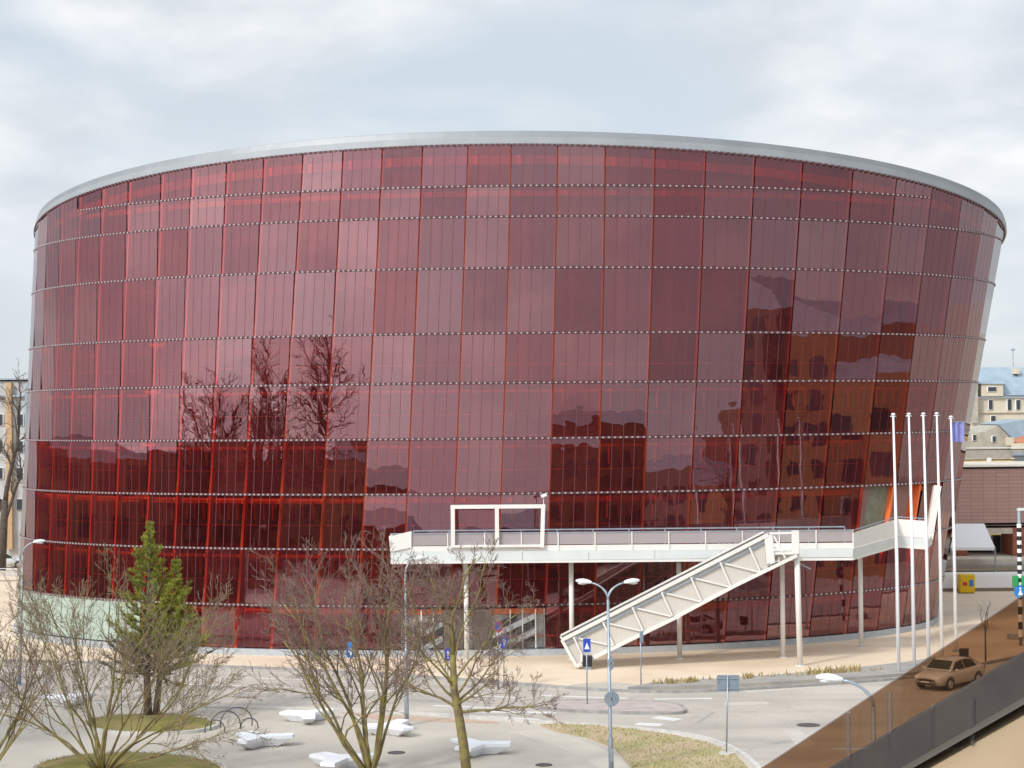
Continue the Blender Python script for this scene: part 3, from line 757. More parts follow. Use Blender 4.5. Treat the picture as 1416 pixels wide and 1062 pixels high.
# rear railing seen through
mb = MB(); mb.box((x0, 102.05, ZB+1.55), (x1, 102.12, ZB+1.62))
for i in range(NP):
    x = x0+(x1-x0)*i/(NP-1); mb.box((x-.03, 102.05, ZB+.5), (x+.03, 102.11, ZB+1.55))
mb.build('rear_railing', m_galv, bridge)
# solid parapet on the angled right end
mb = MB(); vs = []; fs = []
for i in (1, 2, 3): vs += lat(i, zb[i]+0.66, zb[i]+(1.45 if i == 1 else 1.62), 0.0, 0.07)
for i in range(2):
    for j in range(4): fs.append((i*4+j, i*4+(j+1) % 4, (i+1)*4+(j+1) % 4, (i+1)*4+j))
fs += [(3, 2, 1, 0), (8, 9, 10, 11)]
mb.add(vs, fs); mb.build('parapet', m_steel_white, bridge)
mb = MB()
for (i, s) in ((1, 5), (2, 4)):
    for k in range(s):
        f = k/s; a = front[i].lerp(front[i+1], f); zz = zb[i]+(zb[i+1]-zb[i])*f+(1.45 if i == 1 else 1.62)+(.17*f if i == 1 else 0)
        mb.box((a.x-.02, a.y-.02, zz), (a.x+.02, a.y+.02, zz+.14))
pts = [(front[1].x, front[1].y, zb[1]+1.58), (front[2].x, front[2].y, zb[2]+1.75), (front[3].x, front[3].y, zb[3]+1.75)]
mb.tube(pts, 0.03, 6); mb.build('parapet_rail', m_galv, bridge)
# turned white end board
a = [A(538, 742, YB-.05), A(541, 763, YB-.05), A(569, 757, YB-.05), A(569, 734.5, YB-.05)]
mb = MB(); mb.extrude([a[0], a[1], a[2], a[3]], (0, 0.09, 0)); mb.build('end_board', m_steel_white, bridge)
a = [A(537.5, 742, YB), A(540, 764, YB)]
mb = MB(); mb.extrude([a[0], a[1], a[1]+Vector((.1, 0, 0)), a[0]+Vector((.1, 0, 0))], (0, 2.5, 0)); mb.build('end_board', m_steel_white, bridge)
# portal frame standing on the deck edge
def pbar(p, q, w, d, Y, m, name, par):
    a, b = A(*p, Y), A(*q, Y); mb = MB(); mb.bar(a, b, w, d, up=(0, 1, 0)); return mb.build(name, m, par)
YP = YB-0.06
top0, top1 = A(623.5, 700.5, YP), A(755, 699.5, YP)
for (xa, xb) in ((626, 626.5), (687, 687.5), (751, 749.5)):
    pbar((xb, 757), (xa, 702), 0.21, 0.2, YP, m_steel_white, 'portal_post', bridge)
pbar((623, 701), (754, 700), 0.2, 0.2, YP-0.004, m_steel_white, 'portal_beam', bridge)
pbar((623, 755.5), (752, 754.5), 0.12, 0.2, YP-0.004, m_steel_white, 'portal_sill', bridge)
mb = MB(); p = A(752, 685, YP); mb.obox(p, (0.14, 0, 0.05), (0, 0.12, 0), (-.03, 0, 0.07)); mb.tube([p, p+Vector((-.02, .06, -.5))], 0.02, 6); mb.build('floodlight', m_lamp_white, bridge)
# columns
def column(px, ytop, ybot, Yf=None, r=0.13, par=None):
    g = G(px, ybot); mb = MB(); zt = A(px, ytop, g.y).z
    mb.tube([(g.x, g.y, 0.0), (g.x, g.y, zt)], r, 16); o = mb.build('column', m_steel_white, par or bridge, smooth=True)
    f = MB(); f.tube([(g.x, g.y, 0.0), (g.x, g.y, 0.05)], r*1.7, 16); f.build('base_plate', m_steel_white, o)
    return g
for px in (645.5, 791, 940, 1083):
    column(px, 778, 34580/100.9+570.4-.0098*(px-708))
column(1191, 771, 894.5+1.5)

# ------------------------------------------------------------------ staircase
YS = 97.2
stair = thing('staircase', tuple(G(797, 922)), 'white steel truss staircase with mesh sides climbing from the paving up to the footbridge', 'staircase')
WS = 1.7
bl, br_ = A(797, 921, YS), A(1102, 768, YS)      # bottom chord
tl, tr_ = A(777, 885, YS), A(1062, 739.5, YS)    # top chord
dirb = (br_-bl).normalized()
for yy in (YS, YS+WS):
    dv = Vector((0, yy-YS, 0))
    mb = MB(); mb.bar(bl+dv, A(940, 851, YS)+dv, 0.16, 0.30, up=(0, 1, 0)); mb.bar(A(938, 851.5, YS)+dv, A(1012, 812, YS)+dv, .16, .26, up=(0, 1, 0)); mb.bar(A(1010, 813, YS)+dv, br_+dv, 0.16, 0.18, up=(0, 1, 0)); mb.build('bottom_chord', m_steel_white, stair)
    mb = MB(); mb.bar(tl+dv, tr_+dv, 0.16, 0.20, up=(0, 1, 0)); mb.build('top_chord', m_steel_white, stair)
    mb = MB(); off = Vector((0.10, 0.0, -0.24)); mb.bar(tl+dv+off, tr_+dv+off, 0.10, 0.06, up=(0, 1, 0)); mb.build('handrail', m_galv, stair)
    mb = MB(); mb.bar(tl+dv, bl+dv, 0.16, 0.14, up=(0, 1, 0)); mb.build('end_post', m_steel_white, stair)
# truss braces: zig-zag
yt = lambda x: 885-(x-777)*.5105+4
yb = lambda x: 921-(x-797)*.5025-3
for yy in (-.02, WS+.02):
    dv = Vector((0, yy, 0))
    for i in range(7):
        xt = 793+40.5*i; xb1, xb2 = xt+15, xt+54
        t0 = A(xt, yt(xt), YS)+dv
        mb = MB(); mb.bar(t0, A(xb1, yb(xb1), YS)+dv, 0.085, 0.09, up=(0, 1, 0)); mb.build('diagonal_brace', m_steel_white, stair)
        if xb2 < 1085:
            mb = MB(); mb.bar(t0+Vector((0, .05, 0)), A(xb2, yb(xb2), YS)+dv+Vector((0, .05, 0)), 0.085, 0.09, up=(0, 1, 0)); mb.build('diagonal_brace', m_steel_white, stair)
# mesh infill: two perforated-looking side sheets as a lattice of thin bars
m_mesh = glass_mat('perforated_sheet', (0.8, 0.79, 0.78), 1.05, body=(0.72, 0.68, 0.62), body_fac=0.66, streak=0.12)
for yy in (0.10, WS-.10):
    dv = Vector((0, yy, 0)); mb = MB()
    q = [bl+dv, A(1062, 787, YS)+dv, tr_+dv, tl+dv]
    mb.extrude(q, (0, 0.02, 0)); mb.build('mesh_side', m_mesh, stair)
# treads
mb = MB(); NT = 26
for i in range(NT):
    p = bl.lerp(A(1080, 779, YS), (i+.5)/NT); mb.box((p.x-.16, YS+.1, p.z+.18), (p.x+.16, YS+WS-.1, p.z+.23))
    mb.box((p.x+.10, YS+.12, p.z+.24), (p.x+.13, YS+.3, p.z+.42))
stuff(mb.build('treads', m_steel_white, stair))
# head landing
mb = MB(); a, b = A(1060, 784, YS), A(1106, 764, YS); mb.box((a.x, YS, b.z-.1), (b.x, YB, b.z+.02)); mb.build('landing', m_steel_white, stair)
pbar((1062, 740), (1066, 779), 0.42, 0.14, YS-.01, m_steel_white, 'landing_board', stair)
pbar((1064, 737.5), (1102, 736.5), 0.11, 0.11, YS, m_steel_white, 'landing_rail', stair)
pbar((1070, 741), (1086, 772), 0.08, 0.08, YS, m_steel_white, 'landing_brace', stair)
a0, b0_ = A(1095, 766, YS-.03), A(1104.5, 733.5, YS-.03); mb = MB(); mb.box((a0.x, YS-.05, a0.z), (b0_.x, YS+.05, b0_.z)); mb.build('landing_board', m_steel_white, stair)
g = G(1106.5, 921); mb = MB(); zt = A(1102, 735, YS).z; mb.tube([(g.x, g.y, 0), (A(1102.5, 735, YS).x, g.y, zt)], 0.15, 16); o = mb.build('support_post', m_steel_white, stair, smooth=True)
f = MB(); f.tube([(g.x, g.y, 0.0), (g.x, g.y, 0.05)], 0.26, 16); f.build('base_plate', m_steel_white, o)
mb = MB(); p = A(1112, 783, YS+1.0); mb.bar(A(1092, 772, YS+1), A(1121, 787, YS+1), .06, .06); mb.build('stay_bar', m_galv, stair)
m_black = mat('matte_black', (0.015, 0.015, 0.017), 0.5)
p = G(812, 926); t = thing('utility_box', tuple(p), 'small black equipment box at the foot of the white staircase', 'box')
mb = MB(); mb.box((p.x-.24, p.y-.2, 0.18), (p.x+.26, p.y+.2, .72)); mb.build('case', m_black, t, bevel=.03)
mb = MB(); mb.box((p.x-.15, p.y-.12, 0.0), (p.x+.2, p.y+.12, .18)); mb.build('foot', m_galv, t)
mb = MB(); mb.box((p.x-.36, p.y-.15, .42), (p.x-.24, p.y+.1, .78)); mb.build('side_cover', m_steel_white, t)

# ------------------------------------------------------------------ flagpoles
m_pole = mat('white_flagpole', (0.78, 0.78, 0.80), 0.35)
base = [G(1243.2, 935), G(1264.6, 926.5), G(1284.5, 918.5), G(1303, 911), G(1322.3, 902)]
order = ['nearest and leftmost of the white flagpoles in front of the hall', 'second white flagpole from the left in the row by the parked silver car', 'third and middle white flagpole of the row before the red glass', 'fourth white flagpole from the left, near the right edge of the hall', 'rightmost white flagpole, standing clear of the red hall']
fp = None
for i, g in enumerate(base):
    if fp is None:
        fp = o = thing('flagpole', tuple(g), order[i], 'flagpole', 'white flagpoles beside the concert hall')
        mb = MB(); mb.tube([(g.x, g.y, .1), (g.x-.03, g.y, 6), (g.x-.12, g.y, 12.95)], [.085, .078, .05], 12); mb.build('pole', m_pole, fp, smooth=True)
        mb = MB(); mb.ball((g.x-.12, g.y, 13.0), .11, sz=.6); mb.tube([(g.x-.27, g.y, 12.9), (g.x+.03, g.y, 12.9)], .025, 6); mb.build('cap', m_pole, fp, smooth=True)
        mb = MB(); mb.tube([(g.x, g.y, 0), (g.x, g.y, .12)], .2, 14); mb.build('base_plate', m_galv, fp)
        mb = MB(); mb.tube([(g.x-.13, g.y-.12, 1.2), (g.x-.16, g.y-.10, 12.9)], .008, 4); mb.build('halyard', m_pole, fp)
    else:
        o = copy_tree(fp); o.location = g
    if i == 4:
        o.scale = (1, 1, 0.985)
    o['label'] = order[i]

# ------------------------------------------------------------------ street lamps
def lamp_head(mb_h, mb_b, p, d, L=0.62):
    """cobra head at p pointing along horizontal unit vector d"""
    d = Vector(d).normalized(); s = Vector((-d.y, d.x, 0)); up = Vector((0, 0, 1))
    ax = (d+up*0.10).normalized()
    n = 12; prof = [(0.0, .05, .05), (.12, .10, .08), (.3, .145, .11), (.55, .15, .12), (.8, .11, .09), (.97, .05, .045), (1.0, .01, .01)]
    vs = []; fs = []
    for (u, w, h) in prof:
        for k in range(n):
            a = 2*PI*k/n; c, sn = math.cos(a), math.sin(a)
            vs.append(p+ax*(u*L)+s*(w*c)+up*(h*(sn if sn > 0 else sn*0.55)))
    for i in range(len(prof)-1):
        for k in range(n): fs.append((i*n+k, i*n+(k+1) % n, (i+1)*n+(k+1) % n, (i+1)*n+k))
    mb_h.add(vs, fs)
    mb_b.ball(p+ax*(L*.58)-up*.055, .12, sx=1.5 if abs(d.x) > .5 else 1, sy=1 if abs(d.x) > .5 else 1.5, sz=.5)
def street_lamp(g, height, arms, label, lean=0.0, group='street lamps with pale oval heads', arm_len=0.75, droop=0.0):
    t = thing('street_lamp', tuple(g), label, 'street lamp', group)
    b = Vector(g); top = b+Vector((lean, 0, height-0.75))
    mb = MB(); mb.tube([b, b+Vector((lean*.3, 0, 1.3)), b+Vector((lean*.32, 0, 1.42)), top], [.095, .09, .065, .05], 12); mb.build('pole', m_galv, t, smooth=True)
    mb = MB(); mb.tube([b+Vector((0, 0, 0)), b+Vector((0, 0, .06))], .17, 14); mb.build('base_plate', m_galv, t)
    mb = MB(); mb.box((b.x-.06, b.y-.10, .5), (b.x+.06, b.y-.085, .95)); mb.build('access_door', m_galv, t)
    for d in arms:
        d = Vector(d).normalized(); pts = []
        for i in range(8):
            a = i/7*PI*.42
            pts.append(top+d*(arm_len*(1-math.cos(a)))*1.15+Vector((0, 0, 0.62*math.sin(a))))
        e = pts[-1]; mb = MB(); mb.tube(pts, [.045]*4+[.035]*4, 8); arm = mb.build('arm', m_galv, t, smooth=True)
        h = MB(); bo = MB(); lamp_head(h, bo, e-d*.03, d)
        ho = h.build('lamp_head', m_lamp_white, t, smooth=True); bo.build('lamp_bowl', m_lamp_glass, ho, smooth=True)
    return t
lamp_two = street_lamp(G(845.5, 1071), 7.15, [(-1, .25, 0), (1, .15, 0)], 'tall grey street lamp with two pale heads in front of the staircase', lean=-.06, arm_len=.72)
street_lamp(G(562.5, 1003), 7.2, [(1, .1, 0)], 'slim grey single headed street lamp between the two bare trees', arm_len=.42)
street_lamp(G(26.5, 947), 7.2, [(1, .15, 0)], 'single headed street lamp at far left before the pale green base of the hall', lean=.22, arm_len=.6)
gl_ = A(1208, 1000, 43.0); street_lamp((gl_.x, 43.0, 0), 7.25, [(-1, .12, 0)], 'street lamp with big pale head arching in from behind the bronze glass at right', arm_len=.82)
# signs hung on the two-headed lamp (seen from behind)
m_sign_back = mat('sign_back', (0.22, 0.27, 0.32), 0.5, .3, var=.1, scale=3)
m_blue = mat('sign_blue', (0.02, 0.06, 0.42), 0.45); m_blue2 = mat('sign_light_blue', (0.02, 0.20, 0.52), 0.45)
m_sign_white = mat('sign_white', (0.75, 0.75, 0.75), 0.5); m_sign_red = mat('sign_red', (0.5, 0.02, 0.03), 0.5); m_sign_green = mat('sign_green', (0.02, 0.28, 0.08), 0.5); m_yellow = mat('yellow_plastic', (0.72, 0.46, 0.0), 0.45, var=.05)
lp = G(845.5, 1071)
for (px, py, r, nm, lab) in ((846, 966.5, .275, 'traffic_sign', 'round grey back of a traffic sign clamped to the two headed street lamp'), (845, 917, .14, 'traffic_sign', 'small narrow grey back of a sign higher on the two headed street lamp')):
    p = A(px, py, lp.y-.12); t = thing(nm, tuple(p), lab, 'traffic sign')
    mb = MB(); sx = 1 if r > .2 else .75; n = 24
    mb.extrude([(p.x+r*sx*math.cos(2*PI*k/n), p.y, p.z+r*(1 if r > .2 else 1.9)*math.sin(2*PI*k/n)) for k in range(n)], (0, .02, 0)); mb.build('plate', m_sign_back, t)
    mb = MB(); mb.box((p.x-.09, p.y-.03, p.z-.05), (p.x+.09, p.y-.002, p.z+.05)); mb.box((p.x-.022, p.y-.03, p.z-r*.9), (p.x+.022, p.y-.002, p.z+r*.9)); mb.build('clamp', m_galv, t)

def post(g, h, m=m_galv, r=.03, lean=0.0, par=None):
    mb = MB(); mb.tube([(g[0], g[1], 0), (g[0]+lean, g[1], h)], r, 8); return mb.build('post', m, par, smooth=True)
# square sign seen from behind
g = G(1004.5, 1045); t = thing('traffic_sign', tuple(g), 'square grey back of a road sign on a thin post in the dry grass', 'traffic sign')
post(g, 3.1, par=t, r=.032, lean=.09)
a, b = A(992, 957, g.y-.05), A(1022.5, 934, g.y-.05); mb = MB(); mb.box((a.x, g.y+.04, a.z), (b.x, g.y+.07, b.z)); mb.build('plate', m_sign_back, t)
mb = MB(); c = (a.x+b.x)/2
for z in (a.z+.12, b.z-.12): mb.box((a.x+.03, g.y+.01, z-.02), (b.x-.03, g.y+.04, z+.02))
mb.build('bracket', m_galv, t)
mb = MB(); mb.tube([(g.x, g.y, .07), (g.x, g.y, .13)], .3, 14); mb.build('footing', m_kerb_pale, t)

def icon_pedestrian(mb, x0, z0, w, h, y):
    """white triangle with a walking figure, flat print as thin relief"""
    mb.add([(x0+w*.15, y, z0+h*.22), (x0+w*.85, y, z0+h*.22), (x0+w*.5, y, z0+h*.72)], [(0, 1, 2)])
def icon_arrow(mb, x0, z0, w, h, y):
    mb.box((x0+w*.43, y, z0+h*.18), (x0+w*.57, y+.004, z0+h*.6)); mb.add([(x0+w*.22, y, z0+h*.55), (x0+w*.78, y, z0+h*.55), (x0+w*.5, y, z0+h*.86)], [(0, 1, 2)])
def icon_cross(mb, x0, z0, w, h, y):
    mb.box((x0+w*.42, y, z0+h*.2), (x0+w*.58, y+.004, z0+h*.8)); mb.box((x0+w*.2, y, z0+h*.55), (x0+w*.8, y+.004, z0+h*.65))
def post_sign(px, ybase, ytop, pl, lab, m, icon, round_=None, post_m=m_galv, group=None):
    g = G(px, ybase); t = thing('traffic_sign', tuple(g), lab, 'traffic sign', group)
    zt = A(px, ytop, g.y).z; post(g, zt, par=t, m=post_m)
    x0, y0, x1, y1 = pl; a, b = A(x0, y1, g.y), A(x1, y0, g.y)
    mb = MB(); mb.box((a.x, g.y-.06, a.z), (b.x, g.y-.035, b.z)); p = mb.build('plate', m, t)
    if icon:
        mb = MB(); icon(mb, a.x, a.z, b.x-a.x, b.z-a.z, g.y-.066); mb.build('pictogram', m_sign_white, p)
    return t, g
ps, g811 = post_sign(812, 977, 882, (806.5, 883, 816.5, 901.5), 'blue sign with white pictogram on the traffic island before the staircase', m_blue, icon_pedestrian)
post_sign(886.5, 953, 872, (884.5, 873, 889.5, 888), 'narrow dark sign seen edge on, on a post at the end of the kerb', m_sign_back, None)
post_sign(485, 951, 889, (479, 894, 491.5, 909), 'pale blue sign on a post behind the left bare tree', m_blue2, icon_cross)
mb = MB(); g = G(485, 951); p = A(485, 891, g.y-.05); mb.extrude([(p.x+.16*math.cos(2*PI*k/16), p.y, p.z+.12*math.sin(2*PI*k/16)) for k in range(16)], (0, .02, 0))
tag(mb.build('traffic_sign', m_blue2, origin=p), 'round blue sign above the pale blue plate behind the left bare tree', 'traffic sign')
post_sign(619.5, 944, 895, (615, 896.5, 624, 913.5), 'blue sign with a white arrow half hidden by the right bare tree', m_blue, icon_arrow)
post_sign(697, 952, 878, (692.5, 879.5, 702, 896.5), 'blue rectangular sign before the foyer windows right of the tree trunk', m_blue, icon_arrow)
g = G(689, 952); t = thing('traffic_sign', tuple(g), 'round blue no parking sign with red rim, tilted before the foyer windows', 'traffic sign')
post(g, A(689, 861, g.y).z, par=t)
p = A(689, 867, g.y-.05)
for (r, m, nm, dy) in ((.24, m_sign_red, 'plate', 0), (.17, m_blue, 'sign_face', -.008)):
    mb = MB(); mb.extrude([(p.x+r*.85*math.cos(2*PI*k/20), p.y+dy, p.z+r*1.15*math.sin(2*PI*k/20)) for k in range(20)], (0, .014, 0)); mb.build(nm, m, t)
mb = MB(); mb.bar(p+Vector((-.12, -.012, .15)), p+Vector((.12, -.012, -.15)), .03, .006); mb.build('slash', m_sign_red, t)

# ------------------------------------------------------------------ white faceted benches
def bench(px, py, rz, sc, lab):
    g = G(px, py); t = thing('bench', (g.x, g.y, 0), lab, 'bench', 'white three armed concrete benches', rz=rz); t.scale = (sc, sc, sc)
    top = []; mid = []; low = []
    for k in range(3):
        a = k*2*PI/3; c, s = math.cos(a), math.sin(a)
        Ln = (1.50, 1.25, 1.38)[k]; wd = (.36, .44, .34)[k]
        for (r, o) in ((Ln*.93, -wd), (Ln, wd*.7)):
            top.append((r*c-o*s, r*s+o*c, .46))
        an = a+PI/3+.06; top.append((.46*math.cos(an), .46*math.sin(an), .46))
    for (x, y, z) in top:
        mid.append((x*1.015, y*1.015, z-.13)); low.append((x*.58, y*.58, 0.02))
    n = len(top); mb = MB(); vs = top+mid+low+[(0, 0, .455)]
    fs = [(i, (i+1) % n, 3*n) for i in range(n)]+[(n+i, n+(i+1) % n, (i+1) % n, i) for i in range(n)]+[(2*n+i, 2*n+(i+1) % n, n+(i+1) % n, n+i) for i in range(n)]+[tuple(reversed(range(2*n, 3*n)))]
    vs2 = [(x+g.x, y+g.y, z) for x, y, z in vs]
    mb.add(vs2, fs); o = mb.build('seat', m_concrete_white, t, bevel=.012)
    mb = MB(); mb.prism([(g.x+.32*math.cos(k*PI/6), g.y+.32*math.sin(k*PI/6)) for k in range(12)], 0, .03); mb.build('foot', m_kerb, t)
    return t
bench(357, 1032, .15, .97, 'white faceted bench in the open paving right of the bicycle hoops')
bench(424, 998, .75, .92, 'white faceted bench nearest the road, left of the left bare tree')
bench(468, 1063, .35, 1.0, 'white faceted bench cut by the bottom edge beside the left bare tree stem')
bench(541, 1015, 1.25, .90, 'white faceted bench behind the stems of the left bare tree by the slim lamp')
bench(660, 1043, 2.2, .98, 'white faceted bench behind the trunk of the right bare tree')
bench(92, 976, .9, 1.0, 'white faceted bench half hidden behind the large shrub at left')

# ------------------------------------------------------------------ bicycle hoops
t = thing('bicycle_rack', tuple(G(325, 1010)), 'dark looping bicycle rack beside the round mossy bed', 'bicycle rack')
m_dark_steel = mat('dark_steel', (0.10, 0.105, 0.115), 0.4, .5)
for (px, py, r, tl_) in ((297, 1018, .42, .2), (312, 1016, .62, .35), (327, 1013, .66, .4), (345, 1012, .36, .3)):
    g = G(px, py); mb = MB(); pts = []
    for i in range(17):
        a = -0.25+(PI+.5)*i/16
        pts.append((g.x+r*math.cos(a)*.95, g.y+r*math.cos(a)*tl_, max(0, r*.85+r*math.sin(a)*1.0-.25*r)))
    mb.tube(pts, .026, 8); mb.build('hoop', m_dark_steel, t, smooth=True)

# ------------------------------------------------------------------ trees
def grow(tr, tw, p, d, L, r, lev, maxlev, rng, up, nch, spread, ratio=.58, wig=.14, rmin=.009):
    n = (8, 6, 4, 3, 2)[lev]
    pts = [Vector(p)]; d = Vector(d).normalized(); dirs = [d.copy()]; w = wig*(1.0 if lev == 0 else 1.7)
    for i in range(n):
        kick = 1.0 if rng.random() < .75 else 2.2
        d = (d+Vector((rng.uniform(-w, w), rng.uniform(-w, w), rng.uniform(-w, w)))*kick+Vector((0, 0, up))).normalized()
        pts.append(pts[-1]+d*(L/n)*rng.uniform(.85, 1.15)); dirs.append(d.copy())
    r1 = max(rmin*.6, r*(.25 if lev < maxlev else .45))
    rad = [r+(r1-r)*(i/n)**.8 for i in range(n+1)]
    (tr if lev <= 1 else tw).tube(pts, rad, 7 if lev == 0 else (5 if lev == 1 else 3), cap=(lev == 0))
    if lev >= maxlev: return
    k = nch[lev]; az = rng.uniform(0, 6.28)
    for i in range(k):
        f = min(.99, (.26 if lev == 0 else .15)+(.74 if lev == 0 else .85)*(i+rng.random())/k)
        x = f*n; j = min(int(x), n-1); q = pts[j].lerp(pts[j+1], x-j); dd = dirs[j+1]
        s = dd.cross(Vector((.3, .2, .9)));  s = s.normalized() if s.length > .05 else Vector((1, 0, 0)); az += 2.4+rng.uniform(-.5, .5)
        ax = Matrix.Rotation(az, 3, dd) @ s
        ang = spread*rng.uniform(.5, 1.35); nd = Matrix.Rotation(ang, 3, ax.normalized()) @ dd
        LL = L*ratio*rng.uniform(.5, 1.2)*(1.2-.65*f); rr = max(rmin, rad[j]*(.6 if lev == 0 else .52))
        grow(tr, tw, q, nd, LL, rr, lev+1, maxlev, rng, up, nch, spread, ratio, wig, rmin)
def bare_tree(name, g, stems, maxlev, nch, label, cat, seed, mt=m_bark_olive, mw=m_twig, up=.04, spread=.62, trunk=None, group='bare winter trees', ratio=.55, rmin=.008):
    rng = random.Random(seed); t = thing(name, (g[0], g[1], 0), label, cat, group)
    tr, tw = MB(), MB()
    if trunk: tr.tube(trunk[0], trunk[1], 10)
    for (p, d, L, r) in stems: grow(tr, tw, p, d, L, r, 0, maxlev, rng, up, nch, spread, ratio, rmin=rmin)
    tr.build('trunk', mt, t, smooth=True); tw.build('crown', mw, t)
    return t
def stem_set(g, n, rng, a0, a1, L0, L1, r0, r1, h0=.1):
    out = []
    for i in range(n):
        f = (i+.5)/n; lean = a0+(a1-a0)*f+rng.uniform(-.08, .08); dep = rng.uniform(-.35, .35)
        d = Vector((math.sin(lean), dep*math.cos(lean), math.cos(lean)))
        k = math.cos(lean)
        out.append((Vector((g[0]+math.sin(lean)*.12, g[1]+dep*.15, h0)), d, (L0+(L1-L0)*k)*rng.uniform(.88, 1.08), rng.uniform(r0, r1)))
    return out
# left bare tree, vase of stems
g = G(512, 1074); rg = random.Random(41)
st_ = stem_set(g, 9, rg, -.72, .56, 4.8, 7.1, .055, .105, .05)
bare_tree('bare_tree', g, st_, 4, (8, 6, 5, 3), 'bare many stemmed tree with yellow lichen left of the slim street lamp', 'tree', 77, spread=.52, up=.055)
# right bare tree, single trunk
g = G(648, 1092); top = A(628, 955, g.y); tp = [Vector((g.x, g.y, 0)), A(641, 1030, g.y), A(634, 985, g.y), top, A(626, 905, g.y)]
rg = random.Random(8); st_ = []
for i in range(13):
    f = i/12; p = tp[2].lerp(tp[3], min(1, f*1.8)) if f < .55 else tp[3].lerp(tp[4], (f-.55)/.45)
    az = i*2.4+rg.uniform(-.3, .3); lean = (1.38-1.1*f)*rg.uniform(.8, 1.1)
    d = Vector((math.sin(lean)*math.cos(az), math.sin(lean)*math.sin(az), math.cos(lean))); st_.append((p, d, rg.uniform(3.0, 4.2), .062-.025*f))
st_.append((tp[4], Vector((0, 0, 1)), 3.4, .09))
bare_tree('bare_tree', g, st_, 4, (8, 5, 5, 3), 'bare tree with one straight lichen covered trunk before the footbridge', 'tree', 21, spread=.6, up=.035, trunk=(tp, [.19, .17, .155, .14, .10]))
# large shrub bottom left
g = G(142, 1078); rg = random.Random(15)
st_ = stem_set(g, 17, rg, -1.05, 1.08, 4.8, 6.6, .04, .075, .2)
bare_tree('bare_shrub', g, st_, 4, (7, 6, 5, 2), 'large bare shrub fanning out of the mossy bed at bottom left', 'shrub', 5, mw=m_twig_warm, spread=.42, up=.04, group='bare winter shrubs')
g = G(-22, 1082); rg = random.Random(33)
st_ = stem_set(g, 9, rg, -.35, .85, 4.0, 5.4, .04, .08, .1)
bare_tree('bare_shrub', g, st_, 3, (6, 5, 4), 'bare shrub reaching in from the left edge of the picture', 'shrub', 6, mw=m_twig, spread=.45, up=.03, group='bare winter shrubs')
# tall bare tree far left
g = G(6, 792); rg = random.Random(3); Ltop = A(20, 590, g.y).z
st_ = [(Vector((g.x+.1, g.y, 6.0)), Vector((.08, 0, 1)), 9.5, .24), (Vector((g.x, g.y, 5.0)), Vector((-.35, .1, 1)), 8.5, .22), (Vector((g.x+.1, g.y, 4.5)), Vector((.42, -.1, 1)), 6.5, .18)]
bare_tree('bare_tree', g, st_, 3, (8, 6, 4), 'dark bare street tree at far left before the pale building', 'tree', 14, mt=m_bark_dark, mw=m_bark_dark, trunk=([Vector((g.x-.3, g.y, 0)), Vector((g.x-.1, g.y, 3)), Vector((g.x+.1, g.y, 6.2))], [.42, .36, .28]), spread=.6, rmin=.022)
# sapling at right
g = G(1363, 915); rg = random.Random(2)
st_ = [(Vector((g.x, g.y, 1.5)), Vector((.35, 0, 1)), 1.5, .03), (Vector((g.x, g.y, 1.7)), Vector((-.4, .1, 1)), 1.3, .03), (Vector((g.x, g.y, 2.0)), Vector((0, -.1, 1)), 1.2, .03)]
bare_tree('sapling', g, st_, 1, (5, 0), 'thin young bare tree behind the bronze glass at right', 'tree', 3, mt=m_bark_dark, mw=m_bark_dark, trunk=([Vector((g.x, g.y, 0)), Vector((g.x, g.y, 2.2))], [.05, .035]), group=None)

